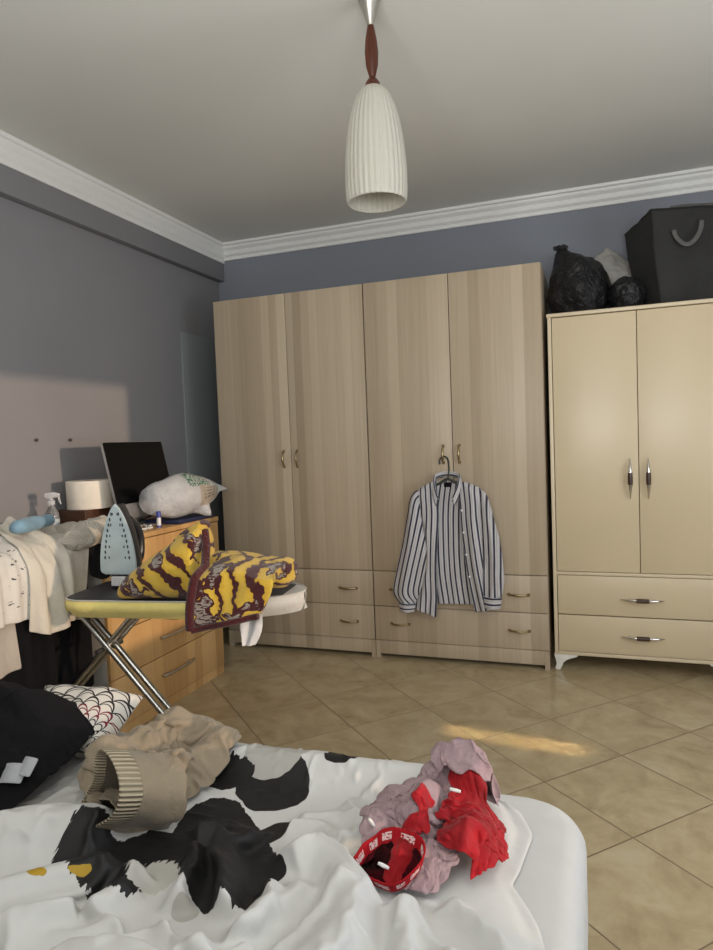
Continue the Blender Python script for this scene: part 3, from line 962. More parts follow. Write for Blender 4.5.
# --- black garment with its white care labels, left edge of the picture
M['black'] = m_fabric('black_cotton', (.006, .006, .0075), .95, 600, 0., .1, .3, 14)
M['navy_cloth'] = m_fabric('navy_cotton', (.008, .011, .022), .95, 600, 0., .1, .3, 14)
M['tag_white'] = m_fabric('woven_label', (.42, .43, .46), .8, 500, .1, .08, .2, 60)
jk = thing('garment', 'large black garment with white care labels, at the left edge of the bed', 'garment', (-.08, -2.36, BZ))
OJ = np.array([-.08, -2.36, BZ])
xj = laid([(-.42, -2.62), (.12, -2.55), (-.45, -2.06), (.10, -2.12)], 46, 46,
          [([(-.40, -2.26), (-.20, -2.24), (-.04, -2.27)], .15, .16), ([(-.2, -2.40), (-.02, -2.40), (.05, -2.36)], .08, .09), ([(-.1, -2.50), (.03, -2.46)], .06, .05)],
          1.15, .08, 41, lift=.04, rep=0, nsc=4, round_=.5)
cloth_obj('cloth', xj-OJ, M['black'], jk, .003)
def on_bed(x, y, dz=.0): return V((x, y, zb(x, y)+dz))
for (x, y), a, w_, h_ in (((.088, -2.410), .5, .050, .036), ((.110, -2.398), -.1, .034, .034)):
    c = on_bed(x, y, .016)
    xs = []
    for i in range(7):
        row = []
        for j in range(7):
            u = (i/6-.5)*w_; v = (j/6-.5)*h_
            p = c+V((u*math.cos(a)-v*math.sin(a)*.3, u*math.sin(a)*.4, 0))+V((.15, .55, .8)).normalized()*v+V((.2, -.7, .5))*(.010*math.sin(PI*i/6))
            row.append(tuple(p-V(OJ)))
        xs.append(row)
    cloth_obj('care_label', np.array(xs), M['tag_white'], jk, .0008)

# --- patterned cushion cover behind the trousers
def m_mandala():
    t = NT('mandala_print', .9, .2, 0, (.6, .57, .52), .02)
    c = t.co(); s = t.sep(c)
    # rows of petals: polar rings around an off-centre medallion
    dx = t.math('SUBTRACT', s[0], .06); dy = t.math('SUBTRACT', s[1], -.10)
    r = t.math('SQRT', t.math('ADD', t.math('MULTIPLY', dx, dx), t.math('MULTIPLY', dy, dy)))
    a = t.math('ARCTAN2', dy, dx)
    rr = t.math('MULTIPLY', r, 38.)
    k = t.math('FLOOR', rr); fr = t.math('FRACT', rr)
    n_a = 20.
    aa = t.math('ADD', t.math('MULTIPLY', a, n_a/(2*PI)), t.math('MULTIPLY', t.math('MODULO', k, 2.), .5))
    fa = t.math('SUBTRACT', t.math('FRACT', t.math('ADD', aa, 50.)), .5)
    arc = t.math('MULTIPLY', t.math('SUBTRACT', 1., t.math('MULTIPLY', t.math('MULTIPLY', fa, fa), 4.)), .9)
    d1 = t.math('LESS_THAN', t.math('ABSOLUTE', t.math('SUBTRACT', fr, arc)), .12)
    arc2 = t.math('MULTIPLY', arc, .5)
    d2 = t.math('LESS_THAN', t.math('ABSOLUTE', t.math('SUBTRACT', fr, arc2)), .06)
    ink = t.math('MAXIMUM', d1, d2)
    red = t.math('MULTIPLY', t.math('GREATER_THAN', rr, 2.6), t.math('LESS_THAN', rr, 3.9))
    inkc = t.mix(red, (.025, .022, .025), (.16, .012, .03))
    zone = t.math('LESS_THAN', rr, 9.5)
    t.base(t.mix(t.math('MULTIPLY', ink, zone), (.62, .59, .54), inkc))
    t.bump(t.noise(c, 40, 3), .3, .008)
    return t.m
M['mandala'] = m_mandala()
cu = thing('cushion', 'cream cushion with black and maroon medallion print, behind the beige trousers', 'cushion', (-.015, -2.14, BZ+.012), .25)
bm = bmesh.new(); n = 26
for sgn in (1, -1):
    rows = []
    for i in range(n):
        u = i/(n-1)*2-1; row = []
        for j in range(n):
            v = j/(n-1)*2-1
            k = max(0, (1-u**4)*(1-v**4))**.55
            pin = 1-.10*(1-abs(u))*v*v*0-.07*(1-u*u)*0
            xx = .125*u*(1-.09*(1-v*v)); yv = .10*v*(1-.09*(1-u*u))
            row.append((xx, yv, .06+sgn*.045*k+(.008*fbm((xx, yv, 0), 14, 2) if sgn > 0 else 0)))
        rows.append(row)
    add_grid(bm, rows)
bmesh.ops.remove_doubles(bm, verts=bm.verts[:], dist=.002)
o = obj('cover', bm, M['mandala'], cu, angle=180)
o.rotation_euler = (.30, .10, 0); o.location = (0, 0, .015)
M['pale_pink'] = m_fabric('pale_piping', (.62, .52, .52), .85, 500, .1, .1, .2, 60)
for dz in (0, .016):
    bm = bmesh.new()
    add_tube(bm, smooth_path([(-.135, .0-dz, .09+dz), (-.11, -.03-dz, .105+dz), (-.07, -.07, .10+dz), (-.03, -.10, .075+dz)], 6), .006, 8)
    obj('piping', bm, M['pale_pink'], cu)
# ------------------------------------------------------------------ ironing board
BT = .68
M['yellow_cover'] = m_fabric('yellow_cover', (.86, .74, .26), .9, 700, .15, .08, .15, 50)
M['dark_pad'] = flat('dark_scorched_pad', (.035, .035, .04), .45, var=.3, scale=9)
M['pad_white'] = m_fabric('board_tip_fabric', (.55, .53, .49), .9, 700, .15, .1, .2, 40)
M['pad_black'] = m_fabric('board_black_print', (.012, .012, .013), .9, 700, .1, .1, .2, 40)
bd = thing('ironing_board', 'ironing board with a yellow-edged cover on crossed steel legs, by the desk', 'ironing board', (-.2, -1.42, 0))
bo = V((-.2, -1.42, 0))
bdir = V((.815, .115, 0)).normalized(); bnor = V((-bdir.y, bdir.x, 0))
b0 = V((-.565, -1.462, 0))
BL = .79
def board_w(t):      # half width along the board
    if t < .06: return .165*(.80+.2*math.sin(t/.06*PI/2))
    if t < .55: return .172
    k = (t-.55)/.45
    return .172*math.sqrt(max(0, 1-k**2.3))*.92+.172*.08*(1-k)
def bp(t, s, z): return tuple(b0+bdir*(t*BL)+bnor*(s*board_w(t))+V((0, 0, z))-bo)
N = 46
ts = [1-(1-k/(N-1))**1.25 for k in range(N)]
top = [[bp(t, s, BT-.004*(abs(s) > .98)) for s in np.linspace(-1, 1, 15)] for t in ts]
bm = bmesh.new()
add_grid(bm, top)
for f in bm.faces:
    c = f.calc_center_median()+bo
    tt = (V((c.x, c.y, 0))-b0).dot(bdir)/BL; ss = (V((c.x, c.y, 0))-b0).dot(bnor)/max(.02, board_w(tt))
    f.material_index = 0 if tt < .62 else (2 if (tt < .93 and abs(ss) < .86) else 1)
o = obj('pad', bm, [M['dark_pad'], M['pad_white'], M['pad_black']], bd, angle=60)
# yellow side band of the cover, curling under the board
def band_rows(sg):
    rows = []
    for t in ts:
        r = []
        for k in range(9):
            a = k/8*1.25
            out = .010*math.sin(a*PI); dz = -.062*(k/8)**1.1
            p = V(bp(t, sg, BT-.003))+bnor*(sg*(out-.018*(k/8)**2)) + V((0, 0, dz))
            p.z += .0015*math.sin(t*140)*(1 if k == 0 else 0)
            r.append(tuple(p))
        rows.append(r)
    return rows
bm = bmesh.new()
add_grid(bm, band_rows(-1)); add_grid(bm, band_rows(1))
add_grid(bm, [[tuple(V(bp(0, s, BT-.003))+V((-.010*math.sin(k/6*PI)+0*s, 0, -.05*k/6))) for s in np.linspace(-1, 1, 9)] for k in range(7)])
for f in bm.faces:
    if (f.calc_center_median()+bo-b0).dot(bdir)/BL > .62: f.material_index = 1
o = obj('cover_edge', bm, [M['yellow_cover'], M['pad_white']], bd, angle=70); o['label'] = 'yellow edge of the cover'
bm = bmesh.new()
add_tube(bm, [V(bp(t, -1, BT-.002))-bnor*.004 for t in ts], .0028, 6)
add_tube(bm, [V(bp(t, 1, BT-.002))+bnor*.004 for t in ts], .0028, 6)
obj('elastic_hem', bm, M['pad_white'], bd)
bm = bmesh.new()
add_grid(bm, [[bp(t, s*.9, BT-.03) for s in np.linspace(-1, 1, 5)] for t in ts[:-1]])
obj('underside', bm, M['dark_steel'], bd)
# crossed legs, two rails each
def leg(name, p, q, gap, r=.0105, foot=True):
    bm = bmesh.new()
    P, Q = V(p)-bo, V(q)-bo
    for s in (-1, 1):
        off = bnor*(gap*s)
        add_tube(bm, [P+off, Q+off], r, 12)
    if foot:
        add_tube(bm, [Q-bnor*.17+V((0, 0, .0)), Q+bnor*.17], r, 12)
    lg = obj(name, bm, M['steel'], bd)
    if foot:
        for s in (-1, 1):
            bm = bmesh.new()
            add_tube(bm, [Q+bnor*(s*.155), Q+bnor*(s*.185)], .0135, 12)
            obj('foot_cap', bm, M['black_plastic'], lg)
    return lg
leg('leg', (-.615, -1.50, .655), (.00, -1.475, .012), .022)
leg('leg', (-.31, -1.46, .655), (-.66, -1.485, .30), .035, .011, False)
bm = bmesh.new()
# lower part of the second leg continues to the floor
add_tube(bm, [V((-.655, -1.52, .305))-bo, V((-.655-.25, -1.54, .012))-bo], .0105, 12)
add_tube(bm, [V((-.655, -1.45, .305))-bo, V((-.655-.25, -1.47, .012))-bo], .0105, 12)
add_tube(bm, [V((-.905, -1.67, .012))-bo, V((-.905, -1.34, .012))-bo], .0105, 12)
obj('leg', bm, M['steel'], bd)
bm = bmesh.new()
add_tube(bm, [V((-.475, -1.55, .482))-bo, V((-.475, -1.42, .482))-bo], .008, 10)
obj('pivot', bm, M['dark_steel'], bd)

# white rag hanging from the board's tip
xs = []
for i in range(18):
    a = i/17; row = []
    for j in range(12):
        b = j/11-.5
        w_ = .085*(1-.75*a)+.012
        row.append((.105+w_*b*1.0+.012*math.sin(3*a)-.03*a*0, -1.535+.008*math.sin(9*b+4*a)*(1-.3*a)-.008*a+.02*b, .668-.125*a+.012*math.sin(8*b)*(1-a)))
    xs.append(row)
M['rag'] = m_fabric('white_rag', (.68, .68, .68), .9, 500, .1, .06, .3, 50)
rg = np.array(xs)
tag(cloth_obj('rag', rg, M['rag'], thick=.002), 'small white rag hanging off the tip of the ironing board', 'cloth')

# ------------------------------------------------------------------ iron standing on its heel
ir = thing('iron', 'steam iron standing upright on its heel on the ironing board', 'iron', (-.44, -1.455, BT), .12)
M['sole'] = m_sole = None
def m_soleplate():
    t = NT('soleplate', .28, .5, .25, (.55, .66, .70))
    c = t.co()
    t.base(t.ramp(t.noise(c, 12, 3), [(.3, (.44, .55, .60)), (.7, (.58, .69, .73))]))
    return t.m
M['sole'] = m_soleplate()
M['iron_body'] = flat('iron_body_plastic', (.02, .021, .025), .3)
M['iron_heel'] = flat('iron_heel_plastic', (.62, .63, .64), .35)
M['vent'] = flat('steam_vent', (.05, .06, .06), .6)
HI = .298; BOT = .045
def sole_w(v):       # half width of the soleplate, v 0 heel .. 1 tip
    return .068*min(1, (v/.06)**.35)*max(0, 1-max(0, (v-.10)/.90)**1.9)**.78 if v > 0 else 0
poly = []
for k in range(41):
    v = k/40; poly.append((sole_w(v), BOT+v*(HI-BOT)))
poly = poly[1:]+[(-x_, z_) for x_, z_ in poly[-2:0:-1]]
lean = Matrix.Rotation(-.06, 3, 'X')
bm = bmesh.new(); add_prism(bm, poly, 'y', -.006, .004, bev=.002)
sp = obj('soleplate', bm, M['sole'], ir)
# steam vents: double row of little drops round the border
bm = bmesh.new()
for sgn in (-1, 1):
    for k in range(9):
        v = .30+.60*k/8
        for rr, sz in ((.72, .0036), (.48, .0028)):
            if rr < .6 and k % 2: continue
            wv = sole_w(v)*rr
            c = (sgn*wv, -.0065, BOT+v*(HI-BOT)-.01)
            add_lathe(bm, [(sz, 0), (sz*.8, .0008), (0.0003, .001)], 8, c, Matrix.Rotation(PI/2, 3, 'X') @ Matrix.Scale(1.9, 3, (0, 1, 0)))
obj('steam_vents', bm, M['vent'], sp)['kind'] = 'stuff'
bm = bmesh.new()
rows = []
for k in range(15):
    v = k/14; q = v
    prof_ = [(1.0, .004), (1.03, .02), (.92, .045), (.55, .075*(1-.55*v)+.02), (0, .085*(1-.6*v)+.02), (-.55, .075*(1-.55*v)+.02), (-.92, .045), (-1.03, .02), (-1.0, .004)]
    wv = max(.003, sole_w(max(.004, v*.985)))
    rows.append([(p_*wv, d_, BOT+v*(HI-BOT)*.985) for p_, d_ in prof_])
add_grid(bm, rows, close_u=True, cap=True)
obj('body', bm, M['iron_body'], ir)
bm = bmesh.new()
add_tube(bm, smooth_path([(0, .09, .07), (0, .135, .09), (0, .145, .15), (0, .125, .20), (0, .075, .235)], 6), .016, 12)
obj('grip', bm, M['iron_body'], ir)
bm = bmesh.new(); add_box(bm, -.036, .036, .0, .12, 0.0, .05, bev=.006)
obj('heel', bm, M['iron_body'], ir)
bm = bmesh.new(); add_box(bm, -.026, .026, -.012, .004, .012, .045, bev=.003)
for k in range(6): add_box(bm, -.021+k*.0075, -.018+k*.0075, -.0145, -.010, .015, .042)
h_ = obj('heel_plate', bm, M['iron_heel'], ir); h_['label'] = 'ribbed pale heel piece'
bm = bmesh.new(); add_lathe(bm, [(.007, 0), (.007, .006), (.0, .007)], 12, (.045, -.0, .035), Matrix.Rotation(PI/2, 3, 'X')); obj('button', bm, M['iron_heel'], ir)
bm = bmesh.new()
w0 = V(ir.location)
add_tube(bm, smooth_path([V((.0, .115, .03)), V((.06, .17, .01)), V((.16, .215, -.01)), V((.24, .225, -.07)), V((.20, .22, -.13)), V((.10, .21, -.16)), V((-.02, .20, -.14)), V((-.10, .20, -.06))], 8), .0035, 8)
obj('power_cord', bm, M['black_plastic'], ir)

# ------------------------------------------------------------------ yellow and maroon plush mat folded on the board
def m_plush():
    t = NT('plush_pattern', .95, .1, 0, (.6, .4, .05), .3)
    c = t.co()
    wob = t.noise(c, 9, 3, .6, 0, 1)
    p = t.n('ShaderNodeVectorMath', 0, {'operation': 'ADD'}, _0=c, _1=t.n('ShaderNodeVectorMath', 0, {'operation': 'SCALE'}, _0=wob, Scale=.10))
    wv = t.N.new('ShaderNodeTexWave'); wv.wave_type = 'RINGS'; wv.rings_direction = 'SPHERICAL'
    t.t.links.new(t.mapping(p, (1, 1, 1), (0, 0, 0), (.26, .02, .02)), wv.inputs['Vector']); wv.inputs['Scale'].default_value = 5.6; wv.inputs['Distortion'].default_value = 5.; wv.inputs['Detail'].default_value = 1.2; wv.inputs['Detail Scale'].default_value = 1.6
    n = t.noise(p, 7.5, 2)
    f = t.math('ADD', t.math('MULTIPLY', wv.outputs['Fac'], .75), t.math('MULTIPLY', n, .45))
    col = t.ramp(f, [(.30, (.055, .008, .010)), (.375, (.07, .011, .012)), (.41, (.60, .37, .035)), (.9, (.68, .46, .06))])
    g = t.noise(p, 11, 2)
    spot = t.math('GREATER_THAN', g, .565)
    fine = t.noise(t.mapping(c, (60, 60, 190)), 1., 2)
    col = t.mix(spot, col, (.06, .010, .012))
    core = t.math('GREATER_THAN', g, .60)
    col = t.mix(t.math('MULTIPLY', core, t.math('GREATER_THAN', fine, .47)), col, (.30, .27, .24))
    t.base(col)
    t.bump(t.noise(c, 330, 2), .9, .006)
    return t.m
M['plush'] = m_plush()
M['maroon'] = m_fabric('maroon_binding', (.060, .010, .012), .95, 500, .25, .2, .5, 90)
mt_ = thing('plush_mat', 'yellow and maroon plush mat folded over the ironing board beside the iron', 'mat', (-.06, -1.48, BT))
om = V((-.06, -1.48, BT))
def puff(name, rows, mat, fz=.004, sub=1, close_u=True):
    bm = bmesh.new()
    R2 = [[tuple(V(p)+V((fbm(V(p)*1.0, 22, 2), fbm(V(p)+V((3, 1, 2)), 22, 2), fbm(V(p)+V((7, 1, 5)), 22, 2)))*fz-om) for p in r] for r in rows]
    add_grid(bm, R2, close_u=close_u, cap=close_u)
    o = obj(name, bm, mat, mt_, angle=180)
    md = o.modifiers.new('smooth', 'SUBSURF'); md.levels = sub; md.render_levels = sub
    return o
def sect(c, ax_u, ax_v, ru, rv, n=20, p=2.6):
    r = []
    for k in range(n):
        a = 2*PI*k/n; ca, sa = math.cos(a), math.sin(a)
        r.append(V(c)+V(ax_u)*(ru*math.copysign(abs(ca)**(2/p), ca))+V(ax_v)*(rv*math.copysign(abs(sa)**(2/p), sa)))
    return r
# left mound: fold rising to the right
rows = []
for k in range(16):
    t = k/15
    h = .020+.098*t**.8; w_ = .10*(1-.25*t)
    if t < .12: w_ *= .55+.45*t/.12; h *= .8+.2*t/.12
    rows.append(sect((-.345+.295*t, -1.53+.02*t-.012*math.sin(3*t), BT+.006+h), (0, 1, .15), (0, 0, 1), w_, h, 24, 2.4))
puff('folded_half', rows, M['plush'])
# rolled knob on top
rows = []
for k in range(10):
    t = k/9
    rows.append(sect((-.165+.115*t, -1.50, BT+.165+.075*t), (0, 1, 0), (-.55, 0, .83), .034, .020+.004*math.sin(5*t), 16, 2.2))
puff('rolled_fold', rows, M['plush'])
# rear roll stretching to the tip
rows = []
for k in range(18):
    t = k/17
    e = min(1, (1-t)/.10)**.5
    rows.append(sect((-.10+.30*t, -1.415+.035*t, BT+.070-.002*t+.006*math.sin(6*t)), (0, 1, 0), (0, 0, 1), (.092-.025*t)*(.35+.65*e), (.060-.014*t)*(.45+.55*e), 24, 2.8))
puff('rear_roll', rows, M['plush'])
# front flap hanging over the edge
rows = []
for i in range(20):
    v = i/19
    row = []
    for j in range(22):
        u = j/21
        x0_ = -.005-.012*v; x1_ = .215-.035*v*v+.02*math.sin(v*3)
        x_ = x0_+(x1_-x0_)*u
        if v < .35:
            y_ = -1.49-.145*(v/.35); z_ = BT+.125-.035*(v/.35)**2+.012*math.sin(u*5)
            y_ += .02*u
        else:
            k_ = (v-.35)/.65
            y_ = -1.635-.022*math.sin(k_*1.7)-.006*math.sin(u*9+k_*3)+.045*u; z_ = BT+.09-(.150-.042*u)*k_
        row.append((x_, y_, z_))
    rows.append(row)
fl = puff('hanging_flap', rows, M['plush'], .004, 1, False)
md = fl.modifiers.new('thick', 'SOLIDIFY'); md.thickness = .016; md.offset = 1
# maroon binding along the flap's left and lower edges
bm = bmesh.new()
pl = [V(r[0])-om+V((-.002, -.006, 0)) for r in rows]
add_tube(bm, [V((-.055, -1.505, BT+.215))-om, V((-.035, -1.53, BT+.17))-om]+pl[4:], .0135, 10)
add_tube(bm, [V(p)-om+V((0, -.004, -.004)) for p in rows[-1]], .0095, 10)
obj('binding', bm, M['maroon'], mt_)

# ------------------------------------------------------------------ computer monitor
DZ = .806
def monitor():
    TL = V((-.91, -.953, 1.2)); TR = V((-.965, -.455, 1.2))
    hx = (TR-TL).normalized(); W = (TR-TL).length
    out = V((hx.y, -hx.x, 0))        # facing the room
    tilt = .20
    dn = (V((0, 0, -1))*math.cos(tilt)+out*math.sin(tilt)).normalized()
    fr = hx.cross(dn).normalized()
    if fr.dot(out) < 0: fr = -fr
    t = thing('monitor', 'black-screened computer monitor with a silver chin, standing on the desk', 'monitor', (-.93, -.70, DZ))
    o0 = V((-.93, -.70, DZ))
    H = .355
    m = Matrix((hx, fr, -dn)).transposed()
    def P(x, y, z): return TL+m @ V((x, y, z))-o0
    def slab(name, x0, x1, z0, z1, y0, y1, mat, r):
        pts = rrect(x0, x1, z0, z1, r, 6)
        bm = bmesh.new(); add_prism(bm, pts, 'y', y0, y1)
        for v in bm.verts: v.co = P(*v.co)
        return obj(name, bm, mat, t)
    slab('housing', 0, W, -H, 0, -.012, -.001, M['alu'], .012)
    slab('screen', .0015, W-.0015, -H+.068, -.0015, -.001, .0005, M['screen'], .010)
    slab('chin', .002, W-.002, -H+.002, -H+.066, -.001, .0008, M['alu'], .010)
    bm = bmesh.new()
    c = P(W/2, -.02, -.27)
    foot = V((c.x-.05, c.y, 0.006))
    add_grid(bm, [[tuple(c+hx*s*.07+V((0, 0, 0))) for s in (-1, 1)], [tuple(c+hx*s*.07-fr*.03+dn*.08) for s in (-1, 1)], [tuple(foot+hx*s*.075) for s in (-1, 1)]])
    o = obj('stand', bm, M['alu'], t); md = o.modifiers.new('thick', 'SOLIDIFY'); md.thickness = .008
    bm = bmesh.new()
    add_prism(bm, [(p[0], p[1]) for p in rrect(-.08, .13, -.085, .085, .01, 4)], 'z', 0, .006)
    for v in bm.verts:
        v.co = V((foot.x, foot.y, 0))+out*v.co.x+hx*v.co.y+V((0, 0, v.co.z))
    obj('stand_foot', bm, M['alu'], t)
    bm = bmesh.new()
    add_lathe(bm, [(.003, 0), (.003, .003), (0, .0032)], 10, P(W*.5, .0005, -H+.034), m @ Matrix.Rotation(-PI/2, 3, 'X'))
    obj('power_button', bm, M['dark_steel'], t)
monitor()

# paper roll on a dark wooden box
bx_ = bx(-.09, .09, -.12, .12, 0, .10, bev=.004)
tag(obj('box', bx_, M['dark_wood'], loc=(-1.055, -.90, DZ)), 'low dark brown wooden box under the paper roll', 'box')
rl = thing('paper_roll', 'cream paper roll standing on a dark box beside the monitor', 'paper roll', (-1.04, -.90, DZ+.10))
bm = bmesh.new(); add_lathe(bm, [(.024, 0), (.0985, 0), (.1, .002), (.1, .123), (.0985, .125), (.024, .125), (.024, 0)], 48, cap=False)
obj('paper', bm, M['paper'], rl)
bm = bmesh.new(); add_lathe(bm, [(.0235, .0), (.0235, .1255), (.021, .1255), (.021, 0)], 24, cap=False)
obj('core', bm, flat('cardboard_core', (.30, .20, .11), .9), rl)

# clear spray bottle
def m_clear(name, col, rough=.08, tr=.9):
    t = NT(name, rough, .5, 0, col, trans=tr); t.set(t.b, 'IOR', 1.35)
    t.base(t.ramp(t.noise(t.co(), 20, 2), [(.2, tuple(x*.97 for x in col)), (.8, col)]))
    return t.m
M['clear'] = m_clear('clear_plastic', (.92, .95, .97))
sb = thing('spray_bottle', 'clear spray bottle on the desk by the wall, behind the clothes', 'bottle', (-1.06, -1.11, DZ), .6)
bm = bmesh.new()
add_lathe(bm, [(0, 0), (.026, 0), (.029, .004), (.029, .085), (.027, .10), (.014, .122), (.012, .128), (.012, .138), (0, .138)], 28, cap=False)
b_ = obj('bottle_body', bm, M['clear'], sb)
bm = bmesh.new(); add_lathe(bm, [(.0295, .03), (.0295, .075)], 28, cap=False)
o = obj('sticker', bm, flat('bottle_sticker', (.45, .52, .58), .5, var=.25, scale=70), sb)
bm = bmesh.new()
add_lathe(bm, [(.0, .136), (.015, .136), (.015, .152), (.009, .156), (.009, .164), (0, .164)], 20, cap=False)
add_prism(bm, [(-.018, .163), (.034, .166), (.036, .182), (.010, .190), (-.022, .186), (-.026, .172)], 'y', -.009, .009, bev=.003)
add_prism(bm, [(.026, .166), (.030, .150), (.036, .136), (.040, .137), (.037, .152), (.035, .168)], 'y', -.005, .005, bev=.001)
obj('spray_head', bm, m_clear('frosted_head', (.85, .86, .88), .25, .6), sb)

# filled plastic carrier bag lying on its side, green printing
def m_bag():
    t = NT('white_carrier_film', .32, .5, 0, (.62, .63, .64), trans=.25)
    c = t.co(); s = t.sep(t.co('UV'))
    base = t.ramp(t.noise(c, 18, 4, .6), [(.3, (.50, .51, .53)), (.7, (.70, .71, .72))])
    # printed block: big green letters on one face, small grey lines on the next
    def box(u0, u1, v0, v1):
        r = t.math('MULTIPLY', t.math('GREATER_THAN', s[0], u0), t.math('LESS_THAN', s[0], u1))
        return t.math('MULTIPLY', r, t.math('MULTIPLY', t.math('GREATER_THAN', s[1], v0), t.math('LESS_THAN', s[1], v1)))
    v2 = t.math('FRACT', t.math('ADD', s[1], .5))
    def box(u0, u1, v0, v1):
        r = t.math('MULTIPLY', t.math('GREATER_THAN', s[0], u0), t.math('LESS_THAN', s[0], u1))
        return t.math('MULTIPLY', r, t.math('MULTIPLY', t.math('GREATER_THAN', v2, v0), t.math('LESS_THAN', v2, v1)))
    let = t.math('GREATER_THAN', t.noise(t.mapping(t.co('UV'), (46, 40, 1)), 1., 1, .5, .6), .50)
    col = t.mix(t.math('MULTIPLY', box(.42, .78, .57, .72), let), base, (.03, .17, .07))
    lines = t.math('GREATER_THAN', t.math('FRACT', t.math('MULTIPLY', s[1], 34.)), .45)
    txt = t.math('MULTIPLY', lines, t.math('GREATER_THAN', t.noise(t.mapping(t.co('UV'), (80, 12, 1)), 1., 1), .5))
    tan = t.mix(box(.56, .92, .40, .57), col, (.46, .40, .33))
    col = t.mix(t.math('MULTIPLY', box(.62, .86, .44, .55), txt), tan, (.12, .11, .10))
    t.base(col)
    t.bump(t.noise(c, 45, 4, .65, 1.2), .6, .012)
    return t.m
M['bag'] = m_bag()
pb = thing('carrier_bag', 'stuffed white plastic carrier bag with green print, in front of the monitor', 'bag', (-.74, -.66, DZ), .0)
bm = bmesh.new(); rows = []; lay = bm.loops.layers.uv.new('UVMap')
nu, nv = 44, 40
for i in range(nu):
    u = i/(nu-1)
    L = -.14+.36*u
    r = .098*(max(0.02, math.sin(PI*(.13+.80*u)))**.62)*(1-.12*u)
    row = []
    for j in range(nv):
        a = 2*PI*j/nv
        d = V((math.cos(a), math.sin(a), L*6))
        rr = r*(1+.10*fbm(d+V((2, 0, 0)), 1.1, 4)+.05*abs(fbm(d, 3.2, 3)))
        ax = V((.0, 1., .06)); e1 = V((.92, 0, 0)); e2 = V((0, 0, 1))
        p = ax*L+e1*(rr*math.cos(a))+e2*(rr*1.06*math.sin(a))+V((.12*(u-.5), 0, .128))
        row.append(p)
    rows.append(row)
# corners of the bag's bottom seam
for (i, j, dv) in ((nu-1, 2, V((.03, .035, -.01))), (nu-1, 20, V((-.06, .03, .0))), (30, 33, V((.05, -.0, -.035)))):
    for k in range(nu):
        for l in range(nv):
            w_ = math.exp(-((k-i)/2.6)**2-((min(abs(l-j), nv-abs(l-j)))/2.4)**2); rows[k][l] = rows[k][l]+dv*w_
for r_ in rows:
    for k, p in enumerate(r_):
        if p.z < .022: r_[k] = V((p.x, p.y, .022+.1*(p.z-.022)))
g = add_grid(bm, [[tuple(p) for p in r] for r in rows], close_u=True, cap=True)
idx = {}
for i in range(nu):
    for j in range(nv): idx[g[i][j]] = (i, j)
for f in bm.faces:
    if len(f.loops) != 4: continue
    js = [idx[l.vert][1] for l in f.loops]
    for l in f.loops:
        i, j = idx[l.vert]
        if max(js)-min(js) > nv/2 and j < nv/2: j += nv
        l[lay].uv = (i/(nu-1), j/nv)
obj('bag_film', bm, M['bag'], pb, angle=180)

# dark blue folder the bag lies on, glue stick, crumpled cable
bm = bmesh.new(); add_box(bm, -.10, .10, -.15, .15, 0, .02, bev=.004)
o = tag(obj('folder', bm, M['navy'], loc=(-.80, -.56, DZ)), 'dark blue folder lying under the carrier bag', 'folder')
gs = thing('glue_stick', 'small white stick with a dark blue cap standing at the desk edge', 'glue stick', (-.745, -.805, DZ))
bm = bmesh.new(); add_lathe(bm, [(0, 0), (.0105, 0), (.0105, .010), (.0095, .011), (.0095, .045), (0, .045)], 20, cap=False); obj('tube', bm, M['white_plastic'], gs)
bm = bmesh.new(); add_lathe(bm, [(.0, .044), (.0105, .044), (.0105, .070), (.009, .073), (0, .073)], 20, cap=False); obj('cap', bm, M['blue_plastic'], gs)
bm = bmesh.new(); add_lathe(bm, [(.0, 0), (.0112, 0), (.0112, .009), (0, .009)], 20, cap=False); obj('base', bm, M['blue_plastic'], gs)
bm = bmesh.new()
add_tube(bm, smooth_path([(-.78, -.90, DZ+.005), (-.74, -.86, DZ+.006), (-.80, -.84, DZ+.012), (-.86, -.88, DZ+.006), (-.80, -.93, DZ+.012), (-.74, -.91, DZ+.006), (-.78, -.86, DZ+.016), (-.84, -.83, DZ+.006), (-.90, -.80, DZ+.006)], 8), .0035, 8)
tag(obj('cable', bm, M['white_plastic']), 'white cable bundled on the desk in front of the monitor', 'cable')
bm = bmesh.new()
add_tube(bm, smooth_path([(-.93, -.85, DZ+.004), (-.85, -.80, DZ+.02), (-.84, -.72, DZ+.06), (-.90, -.66, DZ+.03), (-.98, -.68, DZ+.004)], 8), .003, 8)
tag(obj('cable', bm, M['black_plastic']), 'thin black cable looping below the monitor chin', 'cable')
